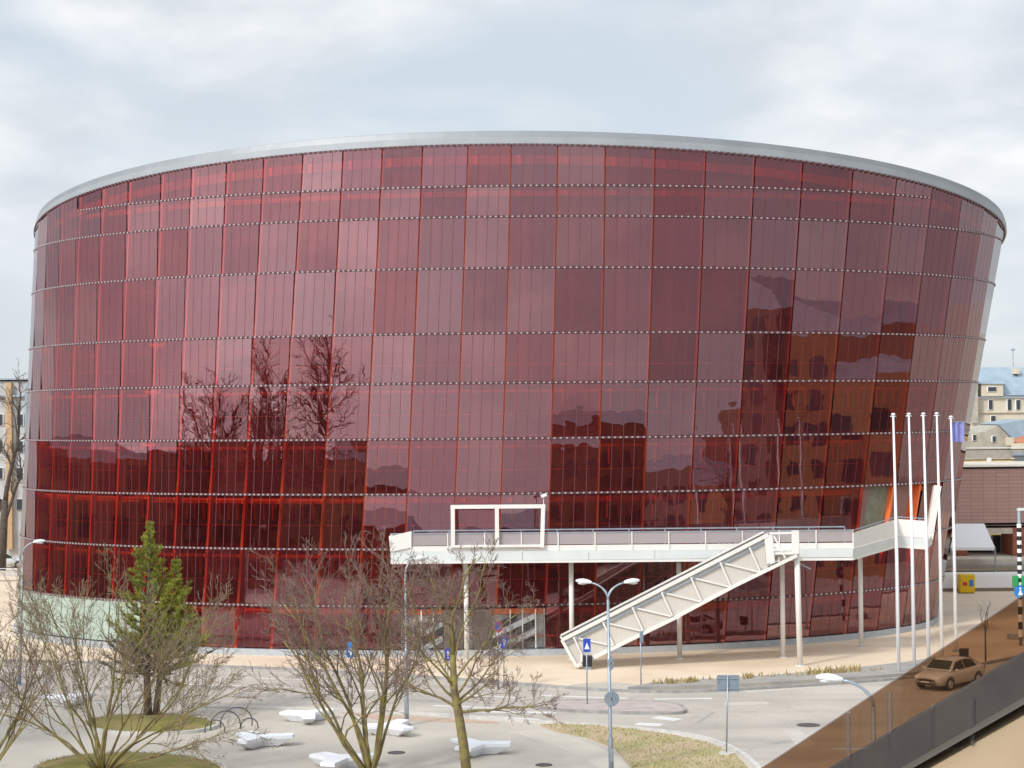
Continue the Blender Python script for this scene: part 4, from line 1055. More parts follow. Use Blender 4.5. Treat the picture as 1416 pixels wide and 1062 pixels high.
# pine with two leaders
g = G(209, 999); pine = thing('pine_tree', (g.x, g.y, 0), 'green pine with a pointed top and brown lower boughs before the hall', 'tree')
rg = random.Random(64); wood = MB(); leaf = MB(); brown = MB()
def spray(mb, p, d, L, w, n, rng):
    d = Vector(d).normalized()
    for i in range(n):
        f = rng.random(); q = p+d*(L*f)
        ax = Vector((rng.uniform(-1, 1), rng.uniform(-1, 1), rng.uniform(-.5, .9))).normalized()
        nd = (d*.7+ax*.85).normalized(); s = nd.cross(Vector((rng.uniform(-1, 1), rng.uniform(-1, 1), rng.uniform(-1, 1))))
        if s.length < .01: continue
        s = s.normalized()*rng.uniform(.018, .04)*w; l = rng.uniform(.18, .36)*w
        mb.add([q-s, q+s, q+nd*l+s*.3, q+nd*l-s*.3], [(0, 1, 2, 3)])
def leader(pts, rad, zlo, ztop, rbase, dens, seed, brown_to=0.0, lean_x=0.0):
    rng = random.Random(seed); wood.tube(pts, rad, 8)
    z = zlo
    while z < ztop-.12:
        f = (z-zlo)/(ztop-zlo); seg = 0
        for s in range(len(pts)-1):
            if pts[s].z <= z <= pts[s+1].z: seg = s
        a = (z-pts[seg].z)/max(1e-6, pts[seg+1].z-pts[seg].z); c = pts[seg].lerp(pts[seg+1], max(0, min(1, a)))
        R = rbase*((1-f)**1.12)*rng.uniform(.72, 1.18)*1.06+.05; nb = 6 if f < .8 else 4; a0 = rng.uniform(0, 6.28)
        for k in range(nb):
            az = a0+2*PI*k/nb+rng.uniform(-.3, .3); upw = .18+.7*f+rng.uniform(-.1, .12); Lb = R*rng.uniform(.55, 1.15)
            if math.cos(az) > 0 and f < .45: Lb *= 1.0+lean_x
            d = Vector((math.cos(az), math.sin(az), upw)).normalized(); e = c+d*Lb+Vector((0, 0, .10*Lb))
            mid = c+d*Lb*.55+Vector((0, 0, -.08*Lb)); wood.tube([c, mid, e], [.03*(1-f)+.012, .016, .006], 4, cap=False)
            m = leaf if f > brown_to+rng.uniform(-.06, .06) else brown; nj = int(4+Lb*5)
            for j in range(nj):
                g2 = .38+.62*(j+rng.random())/nj; q = c.lerp(mid, g2/.55) if g2 < .55 else mid.lerp(e, (g2-.55)/.45); dd = (d+Vector((rng.uniform(-.8, .8), rng.uniform(-.8, .8), rng.uniform(.0, .9)))).normalized()
                spray(m, q, dd, .26*(1-.45*f), .62*(1-.4*f), int(dens*(1.0 if m is leaf else .7)), rng)
        z += rng.uniform(.26, .36)*(1 if f < .7 else .7)
    spray(leaf, pts[-1]-Vector((0, 0, .3)), (0, 0, 1), .5, .3, 26, rng)
b = Vector((g.x, g.y, 0)); ap = A(206.5, 727, g.y)
leader([b+Vector((-.12, 0, .2)), A(203, 930, g.y), A(206, 820, g.y), ap], [.19, .15, .09, .02], A(205, 932, g.y).z, ap.z+.15, 2.5, 18, 3, brown_to=.16, lean_x=.25)
ap2 = A(244, 776, g.y+.4)
leader([b+Vector((.18, .1, .2)), A(222, 925, g.y+.2), A(238, 850, g.y+.4), ap2], [.17, .13, .07, .02], A(224, 925, g.y).z, ap2.z+.1, 1.75, 18, 4, brown_to=.05, lean_x=.35)
# brown drooping boughs near the foot
for i in range(26):
    c = A(rg.uniform(198, 226), rg.uniform(880, 935), g.y); az = rg.uniform(0, 2*PI); Lb = rg.uniform(.8, 2.0); d = Vector((math.cos(az), math.sin(az)*.8, rg.uniform(-.35, .35))).normalized(); e = c+d*Lb+Vector((0, 0, -.25))
    wood.tube([c, c.lerp(e, .5)+Vector((0, 0, .12)), e], [.03, .02, .008], 4, cap=False)
    for j in range(6): spray(brown, c.lerp(e, .35+.65*rg.random()), d+Vector((rg.uniform(-.5, .5), rg.uniform(-.5, .5), .2)), .35, .9, 7, rg)
for i in range(10):
    c = A(rg.uniform(252, 272), rg.uniform(880, 908), g.y-.5+rg.random()); spray(leaf, c, (1, 0, .1), .5, 1.0, 22, rg)
wood.tube([A(224, 905, g.y), A(248, 893, g.y), A(272, 900, g.y)], [.05, .035, .012], 5)
wood.build('trunk', m_bark_pine, pine, smooth=True); leaf.build('crown', m_needle, pine); brown.build('bare_boughs', m_needle_brown, pine)

# ------------------------------------------------------------------ cars
m_tyre = mat('tyre', (0.02, 0.02, 0.02), 0.8); m_alloy = mat('alloy_rim', (0.55, 0.55, 0.56), 0.35, .7); m_headlamp = mat('headlamp_glass', (0.7, 0.72, 0.75), 0.08)
m_car_glass = mat('car_glass', (0.02, 0.035, 0.025), 0.12, spec=.3); m_grille = mat('grille', (0.02, 0.02, 0.022), 0.4); m_tail = mat('tail_lamp', (0.35, 0.01, 0.01), 0.2)
def make_car(loc, rz, paint, label, group=None, detail=True, sc=1.0):
    """saloon, nose along +x, 4.7 m long"""
    t = thing('parked_car', (0, 0, 0), label, 'car', group)
    # lower body: stations (x, half width, sill z, top z)
    S = [(-2.34, .62, .42, .78), (-2.30, .76, .30, .95), (-2.0, .86, .26, 1.02), (-1.45, .885, .24, 1.01), (-.7, .895, .22, .97), (0.2, .895, .22, .95), (1.0, .885, .22, .93), (1.55, .87, .24, .87), (2.0, .82, .26, .78), (2.25, .72, .30, .68), (2.35, .58, .38, .60)]
    mb = MB(); vs = []; fs = []
    for (x, w, zl, zt) in S:
        zm = zl+(zt-zl)*.55
        ring = [(-w*.80, zl), (-w*.97, zl+.08), (-w, zm), (-w*.95, zt-.06), (-w*.82, zt), (0, zt+.035), (w*.82, zt), (w*.95, zt-.06), (w, zm), (w*.97, zl+.08), (w*.80, zl)]
        vs += [(x, y, z) for (y, z) in ring]
    P = 11
    for i in range(len(S)-1):
        for k in range(P): fs.append((i*P+k, i*P+(k+1) % P, (i+1)*P+(k+1) % P, (i+1)*P+k))
    fs += [tuple(range(P)), tuple(reversed(range((len(S)-1)*P, len(S)*P)))]
    mb.add(vs, fs); body = mb.build('body', paint, t, smooth=True)
    # cabin: pillars and roof
    K = [(-1.85, .74, 1.00), (-1.05, .60, 1.40), (-.55, .585, 1.455), (.1, .585, 1.45), (.55, .60, 1.38), (1.22, .72, .93)]
    mb = MB(); vs = []; fs = []
    for (x, w, z) in K:
        vs += [(x, -w, z), (x, -w*.55, z+.03), (x, w*.55, z+.03), (x, w, z)]
    for i in range(len(K)-1):
        for k in range(3): fs.append((i*4+k, i*4+k+1, (i+1)*4+k+1, (i+1)*4+k))
    lowv = len(vs)
    for (x, w, z) in K: vs += [(x, -.80, .93), (x, .80, .93)]
    for i in range(len(K)-1):
        fs.append((i*4, (i+1)*4, lowv+(i+1)*2, lowv+i*2)); fs.append((i*4+3, lowv+i*2+1, lowv+(i+1)*2+1, (i+1)*4+3))
    mb.add(vs, fs); mb.build('cabin', paint, t, smooth=False)
    # windows just proud of the cabin
    def pane(name, q, n, off=.012):
        c = sum((Vector(p) for p in q), Vector((0, 0, 0)))/len(q); n = Vector(n).normalized()*off
        m2 = MB(); m2.extrude([Vector(p)+n for p in q], n*.5); m2.build(name, m_car_glass, t)
    pane('windscreen', [(1.13, -.66, .985), (1.13, .66, .985), (.60, .56, 1.355), (.60, -.56, 1.355)], (.6, 0, .8), .045)
    pane('rear_window', [(-1.75, -.66, 1.045), (-1.10, -.55, 1.375), (-1.10, .55, 1.375), (-1.75, .66, 1.045)], (-.5, 0, .85), .045)
    for s in (-1, 1):
        y = lambda z: s*(.80-(z-.93)*.43+.004)
        for q in ([(1.0, .97), (.50, 1.33), (-.10, 1.40), (-.14, .98)], [(-.22, .985), (-.18, 1.40), (-.62, 1.40), (-1.06, 1.34), (-1.30, 1.12), (-1.32, 1.01)]):
            pane('side_window', [(x, y(z), z) for (x, z) in q], (0, s, .35))
    for s in (-1, 1):
        for x in (1.42, -1.36):
            m2 = MB(); m2.tube([(x, s*.70, .32), (x, s*.905, .32)], .32, 22); w = m2.build('wheel', m_tyre, t, smooth=False)
            m2 = MB(); m2.tube([(x, s*.89, .32), (x, s*.925, .32)], [.215, .20], 16); m2.build('rim', m_alloy, w)
            m2 = MB(); n = 18; vv = []; ff = []
            for k in range(n+1):
                a = PI*k/n
                vv += [(x+.345*math.cos(a), s*.905, .32+.345*math.sin(a)), (x+.40*math.cos(a), s*.912, .32+.40*math.sin(a))]
            for k in range(n): ff.append((2*k, 2*k+1, 2*k+3, 2*k+2))
            m2.add(vv, ff); m2.build('wheel_arch', m_grille, t)
        m2 = MB(); m2.ball((2.10, s*.60, .655), .15, sx=1.3, sy=1.1, sz=.62); m2.build('headlight', m_headlamp, t, smooth=True)
        m2 = MB(); m2.ball((-2.24, s*.66, .82), .12, sx=.8, sy=1.2, sz=.8); m2.build('tail_light', m_tail, t, smooth=True)
        m2 = MB(); m2.ball((.92, s*.98, .99), .10, sx=.8, sy=1.0, sz=.75); m2.build('mirror', paint, t, smooth=True)
        for x in (.0, -.98):
            m2 = MB(); m2.box((x-.09, s*.893, .80), (x+.09, s*.915, .83)); m2.build('door_handle', paint, t)
    m2 = MB(); m2.box((2.33, -.33, .50), (2.385, .33, .585)); m2.build('grille', m_grille, t, bevel=.01)
    m2 = MB(); m2.box((2.32, -.55, .33), (2.372, .55, .42)); m2.build('air_intake', m_grille, t, bevel=.01)
    m2 = MB(); m2.box((2.386, -.25, .435), (2.40, .25, .50)); m2.build('number_plate', m_sign_white, t)
    t.location = loc; t.rotation_euler = (0, 0, rz); t.scale = (sc, sc, sc)
    return t
m_silver = mat('silver_paint', (0.60, 0.575, 0.53), 0.35, .0, coat=.6)
m_carwhite = mat('white_car_paint', (0.66, 0.67, 0.69), 0.3, coat=.5); m_cargrey = mat('grey_car_paint', (0.16, 0.18, 0.2), 0.3, coat=.5)
ga, gb = G(1301, 954), G(1345, 944.5); c = (ga+gb)/2; ang = math.atan2(ga.y-gb.y, ga.x-gb.x)
off = Vector((-math.sin(ang), math.cos(ang), 0))*(-.88 if True else .88)
off = off if off.y > 0 else -off
make_car((c.x+off.x*.9+.25, c.y+off.y*.9-.45, 0.014), ang, m_silver, 'silver saloon car parked at the kerb, seen through the bronze glass', sc=.92)
for (px, py, rz, p, lab) in ((2, 786, .4, m_carwhite, 'white car parked at far left behind the bare street tree'), (16, 775, .5, m_cargrey, 'dark car parked at far left against the red glass edge')):
    g = G(px, py); make_car((g.x, g.y, 0), rz, p, lab, group='cars parked at far left', sc=.95)
# dark info display behind the car
g = G(1334, 925); t = thing('display_board', tuple(g), 'small black display board on a post just behind the silver car', 'sign')
post(g, 1.0, par=t, r=.05); a, b = A(1327, 911, g.y), A(1339, 896.5, g.y); mb = MB(); mb.box((a.x, g.y-.1, a.z), (b.x, g.y+.1, b.z)); mb.build('case', m_black, t, bevel=.02)

# ------------------------------------------------------------------ striped traffic pole at right
g = G(1411.5, 893); t = thing('striped_pole', tuple(g), 'black and white striped pole with a bracket at the right edge', 'pole')
zt = A(1411, 706, g.y).z; z0s, z1s = A(1411, 822, g.y).z, A(1411, 724, g.y).z
mb = MB(); mb.tube([(g.x, g.y, 0), (g.x, g.y, zt)], .10, 12); mb.build('shaft', m_galv, t, smooth=True)
ns = 17
for i in range(ns):
    m = m_black if i % 2 else m_sign_white; za, zc = z0s+(z1s-z0s)*i/ns, z0s+(z1s-z0s)*(i+1)/ns; mb = MB(); mb.tube([(g.x, g.y, za), (g.x, g.y, zc-.01)], .13, 12); mb.build('stripe_band', m, t)
for i in range(6):
    m = m_black if i % 2 else m_sign_white; za = .5+.42*i; mb = MB(); mb.tube([(g.x, g.y, za), (g.x, g.y, za+.41)], .13, 12); mb.build('stripe_band', m, t)
mb = MB(); mb.box((g.x-.1, g.y-.1, zt), (g.x+1.2, g.y+.1, zt+.14)); mb.build('bracket', m_fascia, t)
p = A(1411, 818, g.y-.2); t2 = thing('traffic_sign', tuple(p), 'round blue sign with a white pictogram on the striped pole', 'traffic sign')
mb = MB(); mb.extrude([(p.x+.36*math.cos(2*PI*k/24), p.y, p.z+.36*math.sin(2*PI*k/24)) for k in range(24)], (0, .03, 0)); mb.build('plate', m_blue2, t2)
mb = MB(); mb.box((p.x-.05, p.y-.012, p.z-.18), (p.x+.05, p.y-.004, p.z+.08)); mb.add([(p.x-.15, p.y-.01, p.z-.2), (p.x+.15, p.y-.01, p.z-.2), (p.x, p.y-.01, p.z+.08)], [(0, 1, 2)]); mb.ball((p.x, p.y-.01, p.z+.17), .06, sy=.2); mb.build('pictogram', m_sign_white, t2)
for (px, m, lab) in ((1405, m_sign_green, 'green light panel left of the striped pole above the blue sign'), (1417, m_sign_green, 'green light panel right of the striped pole at the picture edge')):
    p = A(px, 804, g.y-.1); mb = MB(); mb.box((p.x-.2, p.y-.1, p.z-.32), (p.x+.12, p.y+.1, p.z+.32)); tag(mb.build('signal_box', m, bevel=.04, origin=p), lab, 'signal box')
g2 = G(1404, 884); t = thing('stone_block', tuple(g2), 'low grey stone block beside the foot of the striped pole', 'block')
mb = MB(); mb.prism([(g2.x+.5*math.cos(k*PI/4+.3), g2.y+.4*math.sin(k*PI/4+.3)) for k in range(8)], 0, .28); mb.build('base', m_kerb, t, bevel=.05); mb = MB(); mb.prism([(g2.x+.36*math.cos(k*PI/4), g2.y+.3*math.sin(k*PI/4)) for k in range(8)], .28, .42); mb.build('top', m_kerb_pale, t, bevel=.04)

# ------------------------------------------------------------------ right background
def pbox(name, x0, y0, x1, y1, Y, dep, m, par=None):
    a, b = A(x0, y1, Y), A(x1, y0, Y); mb = MB(); mb.box((a.x, Y, max(0.0, a.z)), (b.x, Y+dep, b.z)); return mb.build(name, m, par)
def brick_mat(name, col, mortar, sx=1.0, w=0.9, h=0.3):
    m = bpy.data.materials.new(name); m.use_nodes = True; n = m.node_tree.nodes; l = m.node_tree.links; b = n['Principled BSDF']
    tc = n.new('ShaderNodeTexCoord'); mp = n.new('ShaderNodeMapping'); mp.inputs['Rotation'].default_value = (PI/2, 0, 0); br = n.new('ShaderNodeTexBrick')
    br.inputs['Color1'].default_value = (*col, 1); br.inputs['Color2'].default_value = (*[c*.9 for c in col], 1); br.inputs['Mortar'].default_value = (*mortar, 1)
    br.inputs['Scale'].default_value = sx; br.inputs['Brick Width'].default_value = w; br.inputs['Row Height'].default_value = h; br.inputs['Mortar Size'].default_value = .02; br.offset = 0
    l.new(tc.outputs['Object'], mp.inputs['Vector']); l.new(mp.outputs['Vector'], br.inputs['Vector']); l.new(br.outputs['Color'], b.inputs['Base Color']); b.inputs['Roughness'].default_value = .8
    return m
m_pink = brick_mat('pink_panel_wall', (0.52, 0.33, 0.285), (0.34, 0.20, 0.17), 1.0, 1.0, .28)
m_tan = mat('tan_concrete', (0.58, 0.52, 0.44), 0.85, var=.1, scale=1); m_cream = mat('cream_render', (0.52, 0.47, 0.37), .85, var=.12, scale=.5); m_slate = mat('blue_grey_metal_roof', (0.27, 0.34, 0.40), .5, var=.12, scale=.6)
m_stone = mat('rough_stone', (0.30, 0.28, 0.235), .95, col2=(0.42, 0.39, 0.33), scale=1.2, detail=9, bump=.4, bscale=5); m_yellowp = mat('ochre_paint', (0.55, 0.40, 0.14), .8, var=.1); m_tile = mat('orange_roof_tile', (0.42, 0.17, 0.09), .8, var=.15, scale=2); m_brickred = mat('red_brick_pier', (0.35, 0.12, 0.07), .85, var=.15, scale=3)
m_tent = mat('white_canvas', (0.80, 0.80, 0.80), .7)
YR = 148.0
mall = thing('shopping_centre', (44, YR, 0), 'low building faced with pinkish brown panels and a recessed shop front, right edge', 'building')
pbox('upper_wall', 1290, 646, 1600, 724, YR, 14, m_pink, mall)
pbox('coping', 1290, 643.5, 1600, 646, YR-.2, 14, m_tan, mall)
pbox('soffit_band', 1290, 724.5, 1600, 727.5, YR-.25, 8, m_tan, mall); pbox('fascia_band', 1290, 728, 1600, 739, YR-.1, 8, m_tan, mall)
pbox('back_wall', 1290, 740, 1600, 772, YR+4, 6, m_window, mall)
for x in (1323, 1371, 1385, 1400): pbox('shop_window', x+1, 740, x+12, 770, YR+3.5, .2, m_inner_dark, mall)
for x in (1372, 1384, 1397): pbox('window_bar', x, 740, x+1.2, 772, YR+3.3, .15, m_galv, mall)
pbox('brick_pier', 1401, 729, 1450, 779, YR-.12, 3.5, m_brickred, mall); pbox('brick_pier', 1318, 757, 1338, 772, YR+.4, 1, m_brickred, mall)
pbox('terrace', 1290, 771, 1600, 790, YR-3, 12, m_tan, mall); pbox('terrace_step', 1290, 779, 1600, 785, YR-3.6, .5, m_kerb, mall)
aw = A(1322, 724, YR-3); bw = A(1361, 724, YR-3); cw = A(1376, 757, YR-5); dw = A(1315, 757, YR-5)
t = thing('market_canopy', (aw.x, YR-4, 0), 'white sloping canvas canopy before the pinkish brown building', 'canopy')
mb = MB(); mb.add([aw, bw, cw, dw]+[p+Vector((0, .25, -.06)) for p in (aw, bw, cw, dw)], [(0, 3, 2, 1), (4, 5, 6, 7), (0, 1, 5, 4), (1, 2, 6, 5), (2, 3, 7, 6), (3, 0, 4, 7)]); mb.build('canvas', m_tent, t)
mb = MB(); mb.add([dw, cw, cw+Vector((0, 0, -.22)), dw+Vector((0, 0, -.22))], [(0, 1, 2, 3)]); mb.build('valance', m_tent, t)
for p in (dw, cw):
    mb = MB(); mb.tube([(p.x, p.y, 0), (p.x, p.y, p.z)], .05, 8); mb.build('pole', m_galv, t)
# long white barrier and yellow bin
gq = G(1330, 820)
t = thing('white_barrier', (gq.x, gq.y+1, 0), 'long white rounded barrier wall behind the flagpoles', 'barrier')
a, b = A(1300, 817, gq.y+1), A(1480, 790, gq.y+1)
mb = MB(); n = 8; prof = [(0, .25), (0, b.z*.75)]+[(.18-.18*math.cos(k*PI/6), b.z*.75+b.z*.25*math.sin(k*PI/6)) for k in range(1, 6)]+[(.36, b.z*.75), (.36, .25)]
mb.extrude([(a.x, gq.y+1+y, z) for (y, z) in prof], (b.x-a.x, 0, 0)); mb.build('wall', m_tent, t)
mb = MB(); mb.box((a.x, gq.y+.95, 0), (b.x, gq.y+1.4, .25)); mb.build('plinth', mat('brown_plinth', (0.22, .17, .13), .9), t)
t = thing('collection_bin', (gq.x, gq.y, 0), 'yellow box bin with a blue patch before the white barrier', 'bin')
a, b = A(1325.5, 818, gq.y), A(1346, 793.5, gq.y); mb = MB(); mb.box((a.x, gq.y-.5, .05), (b.x, gq.y+.4, b.z)); mb.build('case', m_yellow, t, bevel=.08)
c0, c1 = A(1338, 810, gq.y), A(1343.5, 801, gq.y); mb = MB(); mb.box((c0.x, gq.y-.515, c0.z), (c1.x, gq.y-.503, c1.z)); mb.build('blue_patch', m_blue2, t)
c0, c1 = A(1329, 809, gq.y), A(1335, 804, gq.y); mb = MB(); mb.box((c0.x, gq.y-.513, c0.z), (c1.x, gq.y-.503, c1.z)); mb.build('red_patch', m_sign_red, t)
mb = MB(); mb.box((a.x+.05, gq.y-.45, 0), (b.x-.05, gq.y+.35, .06)); mb.build('foot', m_black, t)
# stone wall, ochre strip
YW = 168.0
t = thing('stone_wall', (50, YW, 0), 'rough grey stone wall with an ochre strip above the pinkish building', 'wall')
pbox('wall', 1320, 620, 1600, 634, YW, 3, m_stone, t); pbox('coping', 1320, 617.5, 1600, 620, YW-.1, 3.2, m_kerb_pale, t); pbox('ochre_strip', 1320, 634.3, 1600, 800, YW-.05, 3, m_yellowp, t)
pbox('vent', 1366, 633, 1371, 643, YW-.5, .4, m_tent, t); pbox('cabinet', 1404, 630, 1422, 640, YW-.5, .4, m_cargrey, t); pbox('cabinet_hood', 1402, 626, 1424, 630, YW-.6, .5, m_slate, t)
# old house with mansard roof
YH_ = 215.0
t = thing('old_town_house', (60, YH_, 0), 'cream old town house with a blue grey mansard roof at the right edge', 'building')
pbox('wall', 1349, 549, 1500, 700, YH_, 12, m_cream, t); pbox('eaves', 1349, 546.5, 1500, 549, YH_-.4, 12, m_slate, t); pbox('string_course', 1349, 569, 1500, 571, YH_-.25, .4, m_tan, t)
def roofpiece(name, px, Y0, Y1, m, par, back=8):
    a = [A(*p, Y0 if i < 2 else Y1) for i, p in enumerate(px)]
    mb = MB(); e = Vector((0, back, 0)); mb.add(a+[p+e for p in a], [(0, 1, 2, 3), (7, 6, 5, 4), (0, 4, 5, 1), (1, 5, 6, 2), (2, 6, 7, 3), (3, 7, 4, 0)]); return mb.build(name, m, par)
roofpiece('roof', [(1349, 546.4), (1500, 546.4), (1500, 507), (1351, 508)], YH_+.2, YH_+5, m_slate, t)
pbox('dormer', 1357, 531, 1387, 548, YH_-.5, 5, m_cream, t); roofpiece('dormer_roof', [(1354, 530.8), (1390, 530.8), (1386, 526), (1358, 526)], YH_-.7, YH_+2, m_slate, t)
def hwin(x0, y0, x1, y1, Y, par):
    w = pbox('window', x0-.6, y0-.6, x1+.6, y1+.6, Y-.12, .3, m_tent, par); a, b = A(x0, y1, Y), A(x1, y0, Y); mb = MB(); mb.box((a.x, Y-.16, a.z), (b.x, Y-.13, b.z)); mb.build('pane', m_window, w)
hwin(1366, 535, 1377, 541, YH_-.5, t)
for (x, y0, y1) in ((1367, 553, 566), (1393, 552, 567), (1405, 553, 566)): hwin(x, y0, x+5, y1, YH_, t)
hwin(1370, 575, 1376, 583, YH_, t)
mb = MB(); p = A(1401, 507, YH_+5); mb.tube([p, p+Vector((0, 0, 2.2))], .05, 6); mb.ball(p+Vector((0, 0, 2.0)), .3, sz=.4); mb.build('antenna', m_galv, t)
pbox('chimney', 1402, 509, 1410, 517, YH_+3, 1.2, m_cream, t); pbox('chimney', 1347, 520, 1352, 585, YH_-1, 2, m_stone, t)
t = thing('gabled_house', (58, 190, 0), 'small beige gabled house below the mansard roof, right edge', 'building')
YG = 190.0
a = [A(1334, 640, YG), A(1398, 640, YG), A(1398, 606, YG), A(1380, 588, YG), A(1362, 597, YG), A(1334, 600, YG)]
mb = MB(); mb.extrude(a, (0, 8, 0)); mb.build('wall', m_stone, t)
roofpiece('roof', [(1380, 586.5), (1402, 608), (1440, 604), (1420, 580)], YG-.3, YG+2, m_slate, t); roofpiece('tile_roof', [(1396, 613), (1450, 613), (1450, 601), (1402, 601)], YG-1.5, YG+1, m_tile, t, 3)
hwin(1372, 603, 1376, 611, YG, t); hwin(1345, 601, 1349, 609, YG, t)
pbox('chimney', 1394, 605, 1402, 616, YG-2, 1, m_cream, t)
# added cloth standing in for a blue reflection beside the rightmost flagpole
gf = base[4]; YQ = gf.y+.22
a, b = A(1316.5, 611, YQ), A(1333, 584, YQ); t = thing('blue_reflection', (a.x, YQ, 0), 'blue cloth put in for a reflection beside the rightmost white flagpole', 'reflection')
mb = MB(); nx = 10; vs = []
for k in range(nx+1):
    x = a.x+(b.x-a.x)*k/nx; y = YQ+.05*math.sin(k*1.1)
    vs += [(x, y, a.z), (x, y, b.z)]
mb.add(vs+[(x, y+.012, z) for x, y, z in vs], [(2*k, 2*k+2, 2*k+3, 2*k+1) for k in range(nx)]+[(2*nx+2+2*k+1, 2*nx+2+2*k+3, 2*nx+2+2*k+2, 2*nx+2+2*k) for k in range(nx)])
mb.build('added_cloth', mat('reflection_blue', (0.16, 0.17, 0.46), .7, col2=(.24, .24, .5), scale=1.5), t)
mb = MB(); mb.bar((a.x-.03, YQ, b.z+.03), (b.x+.03, YQ, b.z+.03), .04, .04); mb.bar((gf.x-.1, gf.y, b.z+.03), (gf.x-.1, YQ, b.z+.03), .03, .03); mb.build('added_rod', m_galv, t)

# ------------------------------------------------------------------ left background
m_lwall = mat('weathered_white_wall', (0.52, 0.53, 0.54), .9, col2=(0.36, 0.36, 0.35), scale=.5, detail=8); m_pipe = mat('tan_duct', (0.45, 0.30, 0.17), .7, var=.1)
YL = 172.0
t = thing('white_building', (-46, YL, 0), 'weathered white building with a tan vertical strip at the far left', 'building')
pbox('wall', -160, 527, 40, 800, YL, 18, m_lwall, t); pbox('parapet', -160, 523, 38, 527, YL-.3, 18, m_galv, t)
pbox('vertical_strip', 9, 529, 15.5, 760, YL-.5, .6, m_pipe, t); pbox('horizontal_strip', -160, 546, 34, 550.5, YL-.42, .5, m_galv, t); pbox('corner_trim', 35, 531, 38, 700, YL-.4, .5, m_galv, t)
for (x, y) in ((24, 573), (-4, 573), (24, 610), (-4, 610), (24, 647), (-4, 647), (24, 690), (-4, 690), (-30, 573), (-30, 610)): hwin(x, y, x+8, y+15, YL, t)
t = thing('beige_wall', (-47, 150, 0), 'low pale wall beside the parked cars at far left', 'wall')
pbox('wall', -200, 789, 24, 799, 152, .4, m_kerb_pale, t); pbox('coping', -200, 786.5, 24, 788.6, 151.9, .6, m_sign_white, t)

# ------------------------------------------------------------------ buildings mirrored in the glass (behind and beside the viewer)
def city(name, x0, y0, x1, y1, h, m, label, win=True, roof=0.0):
    t = thing(name, ((x0+x1)/2, (y0+y1)/2, 0), label, 'building', 'buildings mirrored in the red glass')
    mb = MB(); mb.box((x0, y0, 0), (x1, y1, h)); mb.build('wall', m, t)
    if roof:
        cx0, cx1 = x0+.4, x1-.4; ym = (y0+y1)/2; mb = MB(); mb.add([(cx0, y0-.3, h), (cx1, y0-.3, h), (cx1, y1+.3, h), (cx0, y1+.3, h), (cx0+3, ym, h+roof), (cx1-3, ym, h+roof)], [(0, 1, 5, 4), (2, 3, 4, 5), (1, 2, 5), (3, 0, 4)]); mb.build('roof', m_slate, t)
    if win:
        mb = MB(); yf = y1+.03; fl_ = int(h//3.2)
        for i in range(fl_):
            n = int((x1-x0)//3)
            for j in range(n): mb.box((x0+.8+3*j, yf-.02, 1+3.2*i), (x0+2.4+3*j, yf+.05, 2.8+3.2*i))
            for j in range(int((y1-y0)//3)):
                for xx in (x0, x1): mb.box((xx-.05, y0+.8+3*j, 1+3.2*i), (xx+.05, y0+2.4+3*j, 2.8+3.2*i))
        stuff(mb.build('windows', m_window, t))
    return t
mA, mB_, mC = mat('brown_render', (.24, .15, .10), .9, var=.1), mat('grey_render', (.22, .16, .13), .9, var=.1), mat('ochre_render', (.34, .20, .10), .9, var=.1)
city('apartment_block', -66, -34, -26, -10, 15.0, mA, 'long brown block behind the viewer, mirrored dark in the lower left glass', roof=3)
city('apartment_block', -20, -40, 20, -24, 12.5, mB_, 'grey block behind the viewer, mirrored in the middle of the glass', roof=2.5)
city('apartment_block', 24, -30, 62, -8, 17.5, mA, 'taller brown block behind the viewer, mirrored right of the portal frame', roof=2)
city('apartment_block', 80, 20, 104, 38, 19, mA, 'brown block beside the road, mirrored left of the tallest dark mass in the glass', roof=3)
city('apartment_block', 78, 39, 106, 52, 26, mB_, 'tallest grey block beside the road, mirrored high in the right of the glass', roof=4)
city('apartment_block', 84, 53, 108, 74, 21, mC, 'ochre block beside the road, mirrored at the right behind the flagpoles', roof=4)
city('apartment_block', 52, 42, 60, 56, 11, mC, 'ochre house beside the road, mirrored in the right end of the glass', roof=3)
city('apartment_block', -112, 40, -84, 78, 16, mB_, 'grey block at the left, mirrored in the left end of the glass', roof=2)
city('apartment_block', -124, 80, -104, 110, 15, mA, 'brown block at far left beyond the lamp, mirrored at the left end of the glass', roof=3)
city('apartment_block', -92, 8, -70, 36, 13.5, mA, 'brown block at left behind the viewer, mirrored below the dark lattice of twigs', roof=2.5)
city('apartment_block', -70, -6, -56, 6, 11, mC, 'small ochre house at left behind the viewer, mirrored low in the glass', roof=3)
city('apartment_block', 20, -52, 26, -30, 10, mC, 'narrow ochre house behind the viewer, mirrored low in the middle of the glass', roof=2)
city('apartment_block', 62, -10, 78, 22, 14.5, mB_, 'grey block at right behind the viewer, mirrored between two darker ones', roof=2)
city('apartment_block', 84, 76, 120, 120, 19, mA, 'long brown block right of the road, mirrored beside the flagpoles', roof=3)
city('apartment_block', 52, 90, 72, 112, 15, mC, 'brown block right of the flagpoles, mirrored at the right end of the glass', roof=2)
city('apartment_block', -100, 96, -62, 138, 13, mA, 'long low brown block at far left, mirrored beside the pale green base', roof=2)
g = (-40.0, 76.0); rg = random.Random(9); st_ = []
for i in range(17):
    az = i*2.4; lean = rg.uniform(.15, .95); st_.append((Vector((g[0], g[1], 4+i*.45)), Vector((math.sin(lean)*math.cos(az), math.sin(lean)*math.sin(az), math.cos(lean))), rg.uniform(6.5, 9.5), .2))
